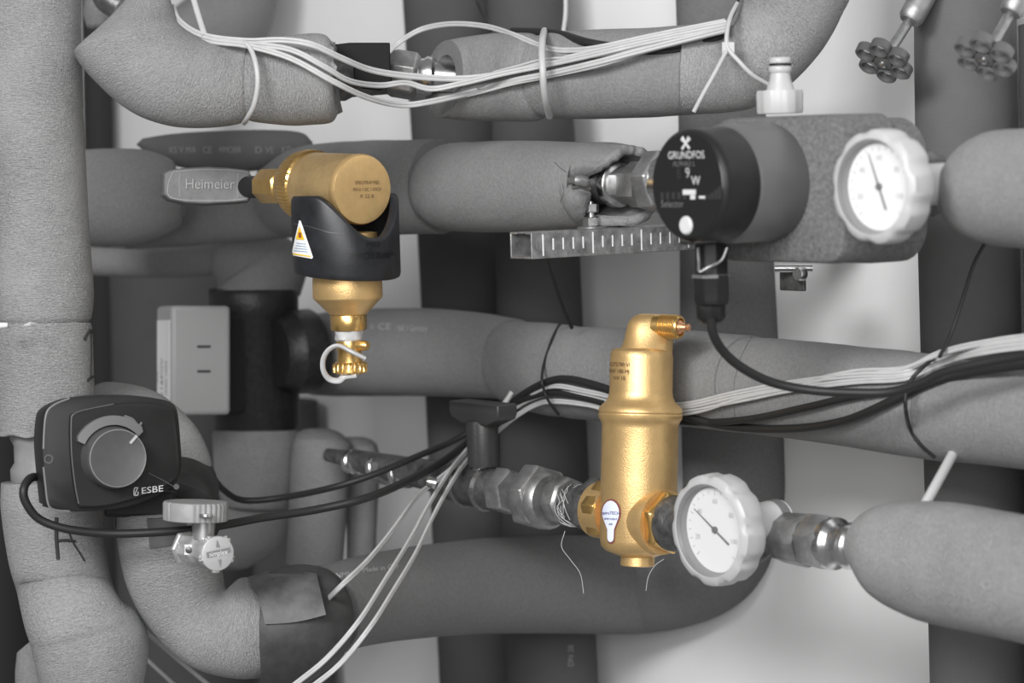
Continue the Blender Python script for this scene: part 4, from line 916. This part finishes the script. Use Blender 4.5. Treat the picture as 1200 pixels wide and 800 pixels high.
mb = MB(); mb.tube(crom([LP(154+dx, 575.5+dy, 0.0093) for dx, dy in ((2.4, -4), (-1.5, -4.2), (-2, 4), (2.0, 4), (2.4, 0))], 2), 0.0004, 6)
mb.tube([LP(152.8, 579, 0.0093), LP(155.5, 572, 0.0093)], 0.0004, 6); mk('brand_emblem', mb, EW, ra)
mb = MB(); mb.tube([LP(168, 554, 0.0090), LP(184, 563, 0.0090), LP(198, 572, 0.0086)], 0.0003, 6); mk('moulded_line', mb, mat('edge_dim', 0.09, 0.4), ra)
mb = MB(); mb.lathe([(0, 0.0022), (0.0008, 0.0022)], LP(199, 571, 0.0082), ez, 16); mk('screw', mb, mat('edge_dim', 0.09, 0.4), ra)
# bracket under the actuator
mb = MB(); mb.box(P(165, 590, 2.0), R, U, F, 0.055, 0.020, 0.02)
mk('mounting_foot', mb, BLACKM(), ra, bevel=0.003)

# ================================================================== SMALL DRAIN VALVE
dvv = thing('drain_valve', 'small bright metal drain valve with fluted grey knob in front of the foam bend', 'valve', P(238, 640, 1.93))
dz = 1.93; s = dz/FPX
up = (U*0.999+R*0.03).normalized()
mb = MB(); mb.lathe([(0, 36*s), (1*s, 38*s), (20*s, 38.5*s), (22.5*s, 37*s)], P(229, 610, dz), (up-F*0.02), 160, rf=lambda a, i: 1-0.045*(0.5+0.5*math.cos(34*a))**2 if math.cos(3*a) > -0.3 else 1-0.01)
mk('fluted_knob', mb, mat('knob_light', 0.24, 0.5, bump=0.2, var=0.1, vscale=90), dvv)
mb = MB(); mb.lathe([(0, 13*s), (30*s, 14*s)], P(238, 632, dz), up, 32); mk('stem_collar', mb, mat('collar_metal', 0.42, 0.35, 0.8, var=0.2), dvv)
mb = MB(); mb.lathe([(0, 8*s), (3*s, 8*s)], P(241, 605, dz-0.026+0.0), up, 20); mk('screw', mb, STEELB(), dvv)
CH = mat('chrome_cast', 0.50, 0.30, 0.55, bump=0.3, bscale=160, var=0.25, vscale=90)
cdir = (R*0.50-F*0.86-U*0.05).normalized()
bd0 = P(216, 641, dz+0.008); bd1 = P(252, 647.5, dz-0.010); bax = (bd1-bd0).normalized(); BL = (bd1-bd0).length
mb = MB(); mb.lathe([(0, 13*s), (1*s, 16*s), (BL*0.45, 17.5*s), (BL*0.5, 15.5*s), (BL*0.62, 15.5*s), (BL*0.68, 17.5*s), (BL*0.97, 17.5*s)], bd0, bax, 8, flat=True, phase=0.3)
vb0 = mk('valve_body', mb, CH, dvv, bevel=0.0007)
mb = MB(); mb.lathe([(0, 9*s), (3*s, 17*s), (9*s, 16*s), (14*s, 12*s)], P(237, 651, dz), up, 28); mk('stem_base', mb, CH, dvv)
mb = MB(); mb.lathe([(0, 14*s), (1*s, 20*s), (5*s, 21*s), (7*s, 19*s)], bd0-bax*4*s, bax, 6, flat=True, phase=0.5); mk('hex_end', mb, CH, dvv, bevel=0.0005)
mb = MB(); mb.box(bd0+bax*13*s-F*16.5*s-R*2*s, R, U, F, 12*s, 13*s, 3*s); mk('cast_boss', mb, CH, dvv, bevel=0.0006)
mb = MB(); mb.lathe([(0, 2*s), (1*s, 4*s), (2*s, 4*s)], bd0+bax*13*s-F*20*s-R*2*s, F, 16); mk('screw', mb, STEELD(), dvv)
cc_ = P(252, 647.5, dz-0.010)
mb = MB(); mb.lathe([(0, 19.5*s), (5*s, 20.5*s), (8*s, 20*s), (8.6*s, 19*s)], cc_, cdir, 96, rf=lambda a, i: 1+(0.14 if (i < 2 and abs(math.sin(2.5*a)) > 0.985) else 0))
capd = mk('end_cap', mb, mat('cap_cast', 0.46, 0.45, 0.25, bump=0.2), dvv); addcast(capd)
for a_ in range(5):
    aa = a_*2*PI/5+0.5; h = (U-cdir*U.dot(cdir)).normalized(); h2 = cdir.cross(h)
    mb = MB(); mb.box(cc_+cdir*4*s+(h*math.cos(aa)+h2*math.sin(aa))*20.5*s, h, h2, cdir, 5*s, 5*s, 6*s); mk('lug', mb, CH, capd, bevel=0.0008)
SE = mat('cap_engraved', 0.20, 0.5)
fc = on_surface(255.5, 648, 7.2, 8, [capd], rot=-0.16, lift=0.0007)
patch('name_bar', [(241.5, 647), (269.5, 641), (270.5, 646.5), (242.5, 653.5)], SE, capd, [capd], 0.0003, 2)
text('lettering', 'simplex', fc, mat('cap_letters', 0.75, 0.4), capd)
patch('arrow_mark', [(253, 641), (254.2, 632), (258, 641)], SE, capd, [capd], 0.0003, 1)
patch('arrow_mark', [(256, 656), (259.5, 655), (258.3, 665)], SE, capd, [capd], 0.0003, 1)

# ================================================================== CABLES
# top bundle of white two-core wires
TOPG = 'white wires tied along the top pipe'
def twin(name, label, cat, pts, rpx, m, group=None, **kw):
    """flat two-core wire: two round cores side by side in one mesh"""
    r = rpx*2.0/FPX; c = cable_pts(pts, r, **kw); mb = MB()
    off = U*r*0.85
    mb.tube([p+off for p in c], r, 9); mb.tube([p-off for p in c], r, 9)
    o = mk(name, mb, m); tag(o, label, cat, group); return o
on = [b1, b2, D1, D2, D3]
q_ = 0.006
def tail(dv_): return [(600, 92+dv_, 2.03-0.042), (640, 82+dv_, 1.995), (700, 68+dv_, 1.965), (760, 52+dv_, 1.947), (820, 38+dv_, 1.93), (852, 32+dv_*0.6, 1.925)]
twin('white_wire', 'uppermost white two-core wire of the bundle over the top fittings', 'wire', [(203, 8, 2.01), (212, 26, 1.99), (240, 42, 1.975), (288, 48, 1.965), (330, 47, 1.957), (365, 52, 1.953), (400, 68, 1.965), (435, 82, 1.99), (480, 89, 2.01), (540, 92, 2.02), (590, 86, 2.01), (640, 74, 1.992), (700, 60, 1.965), (760, 46, 1.947), (852, 27, 1.925)], 2.1, CABW())
twin('white_wire', 'white two-core wire dipping through the middle of the bundle over the top fittings', 'wire', [(204, 12, 2.01), (214, 32, 1.99), (245, 46, 1.975), (288, 51, 1.963), (340, 58, 1.952), (380, 78, 1.953), (410, 95, 1.97), (445, 100, 2.0), (475, 97, 2.01), (505, 104, 2.015), (540, 98, 2.01), (590, 86, 2.0), (640, 76, 1.985), (700, 63, 1.958), (760, 49, 1.942), (852, 30, 1.92)], 1.9, CABW())
twin('white_wire', 'lowest white two-core wire sagging below the top fittings', 'wire', [(205, 14, 2.01), (216, 36, 1.99), (248, 48, 1.973), (288, 53, 1.961), (340, 68, 1.952), (390, 95, 1.953), (430, 114, 1.98), (470, 123, 2.01), (510, 118, 2.02), (560, 106, 2.03), (600, 95, 2.005)]+[(640, 87, 1.985), (700, 73, 1.955), (760, 57, 1.94), (852, 34, 1.918)], 2.0, CABW())
twin('white_wire', 'white wire looping above the cut end of the top sleeve', 'wire', [(455, 62, 2.12), (470, 48, 2.12), (495, 34, 2.12), (530, 28, 2.10), (570, 31, 2.07), (605, 42, 2.03), (640, 56, 2.0), (665, 59, 1.985), (700, 56, 1.965), (760, 43, 1.95), (850, 25, 1.93)], 1.9, CABW())
cable('white_wire', 'thin white wire just under the upper wires beside the tie on the top sleeve', 'wire', [(500, 93, 2.045), (560, 88, 2.03), (600, 79, 2.01), (640, 69, 1.99), (700, 66, 1.962), (760, 54, 1.943), (852, 32, 1.92)], 1.6, CABW())
cable('white_wire', 'thin white wire lowest beside the tie on the top sleeve', 'wire', [(500, 121, 2.045), (550, 112, 2.03), (600, 99, 2.005), (640, 91, 1.987), (700, 78, 1.957), (760, 60, 1.942), (852, 37, 1.92)], 1.6, CABW())
cable('black_cable', 'short black cable under the white wires on the top sleeve', 'cable', [(600, 37, 2.06), (650, 39, 2.02), (690, 50, 1.975), (730, 56, 1.962), (790, 60, 1.95), (850, 42, 1.935)], 5.0, CABB())
cable('white_wire', 'white wire dropping from the top edge onto the foam bend', 'wire', [(222, -20, 2.0), (230, 10, 1.99), (240, 42, 1.975)], 3.6, CABW())
cable('white_wire', 'thin white wire far back at the top edge between the risers', 'wire', [(662, -20, 2.2), (663, 12, 2.2), (660, 40, 2.2)], 3.2, CABW())
cable('black_cable', 'thin black cord at the top edge above the top sleeve', 'cable', [(552, -20, 2.25), (562, 8, 2.25), (575, 36, 2.2)], 2.6, CABB())
# ties
def tie(label, pts, rpx, m, group=None, lift=0.0012, fl=2.2, extra=None, name='cable_tie', sub=5, only=None):
    r = rpx*2/FPX; pl = []
    for p in pts:
        if len(p) > 2: pl.append(P(*p)); continue
        h = cast(p[0], p[1], only); pl.append(h[0]+h[1]*lift if h else P(p[0], p[1], 2.0))
    mb = MB(); mb.tube(crom(pl, sub), r, 10)
    if extra: extra(mb)
    o = mk(name, mb, m); tag(o, label, 'cable tie', group); return o
tie('white cable tie around the foam bend at top left', [(282, 47, 1.998), (286, 49, 1.965), (294, 58, 1.958), (300, 76, 1.952), (302, 98, 1.952), (298, 122, 1.957), (290, 138, 1.968), (286, 144, 1.99)], 3.0, CABW())
tie('white cable tie around the top sleeve holding the wires', [(638, 36, 2.03), (636, 45, 1.99), (635, 60, 1.973), (636, 80, 1.965), (637, 100, 1.968), (640, 120, 1.982), (644, 136, 2.01)], 4.2, CABW())
def knot(mb): mb.box(P(853, 57, 1.905), R, U, F, 0.009, 0.009, 0.006); mb.tube(crom([P(851, 60, 1.9), P(838, 85, 1.895), P(824, 110, 1.895), P(813, 131, 1.898)], 4), 0.0016, 8)
tie('white cable tie with loose tail on the broad bend above the pump', [(864, 4, 1.93), (856, 20, 1.915), (852, 38, 1.905), (853, 56, 1.903), (866, 72, 1.900), (882, 88, 1.902), (902, 100, 1.91)], 2.6, CABW(), extra=knot)
tie('thin black cord around the broad bend near its top', [(866, -6, 1.935), (864, 6, 1.93), (857, 22, 1.925), (851, 30, 1.925)], 1.4, CABB())

# cables along the middle pipe
def yb_(u): return max(1.76, 2.16-(u-600)*0.00072)   # just in front of the middle sleeve
def cz(u, v, k_=0.0):
    h = cast(u, v, HS)
    return (u, v, (depth(h[0]) if h else DY(u, v, -0.18)-0.030)-0.007-k_)
MIDW = 'white wires along the middle pipe'
whs = [
 ('white wire along the middle pipe, left one of two reaching the bottom edge', [(340, 806, 1.94), (382, 772, 1.94), (420, 728, 1.94), (452, 678, 1.98), (478, 636, 2.03), (502, 592, 2.08), (524, 556, 2.12), (545, 530, 2.17), (575, 500, 2.20), (600, 480, 2.20), cz(622, 467), cz(650, 460), cz(690, 465), cz(730, 473), cz(800, 474), cz(860, 461), cz(930, 448), cz(1000, 440), cz(1060, 437), cz(1100, 420), cz(1150, 408), cz(1230, 398), cz(1460, 386)], 1.9),
 ('white wire of the middle bundle lying furthest right down at the bottom edge', [(356, 812, 1.94), (398, 778, 1.94), (434, 734, 1.94), (462, 690, 1.98), (486, 650, 2.03), (508, 604, 2.08), (530, 564, 2.12), (549, 538, 2.17), (580, 508, 2.20), (604, 488, 2.20), cz(628, 474), cz(650, 470), cz(690, 474), cz(730, 483), cz(800, 480), cz(860, 470), cz(930, 456), cz(1000, 447), cz(1060, 443), cz(1104, 425), cz(1150, 413), cz(1230, 404), cz(1460, 392)], 1.9),
 ('white wire branching off left below the black T-handle', [(372, 712, 2.03), (384, 702, 1.995), (402, 684, 1.97), (432, 655, 2.0), (462, 618, 2.04), (488, 582, 2.09), (505, 568, 2.11), (530, 548, 2.14), (548, 526, 2.18), (580, 496, 2.20), (602, 476, 2.20), cz(624, 461), cz(650, 452), cz(690, 459), cz(730, 467), cz(800, 476), cz(860, 464), cz(930, 451), cz(1000, 436), cz(1060, 432), cz(1100, 414), cz(1150, 402), cz(1230, 392), cz(1460, 380)], 1.9)]
for lb_, pts, rp in whs: twin('white_wire', lb_, 'wire', pts, rp, CABW())
cable('white_wire', 'single white wire spreading lowest across the right half of the middle pipe', 'wire', [cz(770, 488), cz(820, 482), cz(870, 466), cz(930, 454), cz(985, 440), cz(1050, 434), cz(1100, 416), cz(1150, 404), cz(1230, 394), cz(1460, 382)], 2.4, CABW())
cable('white_wire', 'short bright wire stub sticking up behind the black T-handle', 'wire', [(586, 480, 2.19), (595, 467, 2.19), (600, 459, 2.19)], 3.5, CABW())
bks = [
 ('black cable from the rotary actuator sweeping past the brass air separator to the right edge', [(47, 559, 1.95), (36, 560, 1.93), (28, 572, 1.92), (30, 588, 1.92), (46, 608, 1.925), (80, 620, 1.93), (130, 625, 1.94), (190, 623, 1.945), (250, 617, 1.96), (310, 606, 2.0), (370, 597, 2.02), (430, 583, 2.03), (480, 562, 2.08), (520, 540, 2.16), (556, 512, 2.22), (590, 482, 2.21), cz(612, 463), cz(640, 448), cz(665, 444), cz(700, 452), cz(740, 466), cz(800, 487), cz(860, 500), cz(930, 502), cz(990, 493), cz(1040, 472), cz(1078, 453), cz(1120, 438), cz(1160, 430), cz(1240, 426), cz(1460, 414)], 5.0),
 ('black cable passing under the black valve shell and joining the middle bundle', [(232, 540, 2.26), (247, 556, 2.25), (262, 574, 2.22), (285, 586, 2.2), (330, 583, 2.2), (390, 571, 2.17), (440, 555, 2.17), (490, 534, 2.19), (530, 517, 2.22), (570, 494, 2.22), (600, 474, 2.20), cz(625, 464), cz(650, 460), cz(690, 467), cz(740, 480), cz(800, 494), cz(870, 492), cz(940, 478), cz(1000, 464), cz(1060, 455), cz(1120, 440, 0), cz(1240, 424), cz(1460, 412)], 4.2),
 ('black pump cable curving down from the plug onto the middle pipe', [PWt for PWt in [(833, 372, 1.775), (836, 392, 1.78), (848, 412, 1.79), (870, 431, 1.80), (905, 448, 1.81), (950, 457, 1.81), (1000, 460, 1.80), (1044, 459, 1.79), (1080, 448, 1.775), (1120, 432, 1.755), (1240, 412, 1.70), (1460, 402, 1.55)]], 5.0)]
for lb_, pts, rp in bks: cable('black_cable', lb_, 'cable', pts, rp, CABB())
# black ties and cords
def tz(u, v): return (u, v, min(depth(cast(u, v, HS)[0])-0.021, 9))
tie('thin black tie around the middle pipe left of the brass air separator', [(656, 381), (648, 398), (639, 425), tz(635, 445), tz(638, 458), tz(643, 470), (655, 484)], 1.8, CABB(), only=HS)
tie('thin black tie around the middle pipe near the right edge', [(1098, 418), tz(1084, 428), tz(1070, 442), tz(1063, 456), tz(1061, 470), tz(1062, 484), (1068, 502), (1080, 520), (1096, 534)], 2.2, CABB(), only=HS)
cable('thin_cable', 'thin black cord hanging from the slotted rail to the middle pipe', 'cord', [(640, 298, 2.06), (648, 325, 2.09), (660, 360, 2.12), (670, 384, 2.14)], 2.4, CABB())
cable('thin_cable', 'thin black cord hanging at right from the blurred upper sleeve to the middle pipe', 'cord', [(1160, 275, 1.82), (1142, 308, 1.82), (1130, 345, 1.82), (1115, 390, 1.82), (1101, 418, 1.81)], 2.2, CABB())
cable('white_wire', 'white wire crossing the bottom left corner behind the foam bend', 'wire', [(140, 715, 2.2), (180, 748, 2.2), (215, 778, 2.2), (260, 815, 2.2)], 3.0, CABW())
cable('white_wire', 'fainter white wire nearest the bottom left corner', 'wire', [(150, 752, 2.25), (178, 778, 2.25), (215, 812, 2.25)], 2.6, CABW())
# things of one kind share a group
for o in COL.objects:
    if o.parent is None and 'category' in o and 'group' not in o:
        b = o.name.split('.')[0]
        g = {'insulated_riser_pipe': VP, 'white_wire': 'white wires tied along the pipes', 'black_cable': 'black cables along the pipes', 'thin_cable': 'thin black cords between the pipes',
             'cable_tie': 'cable ties around the pipes', 'dial_thermometer': 'round dial thermometer handles', 'handwheel_valve': 'handwheel valves at top right',
             'foam_sleeve': 'foam sleeves on the pipes', 'insulated_pipe_bend': 'insulated pipe bends', 'shutoff_valve': 'steel shut-off valves behind the thermometers',
             'steel_pipe': 'bare steel pipe ends', 'insulating_tape': 'pieces of dark insulating tape'}.get(b)
        if g: o['group'] = g
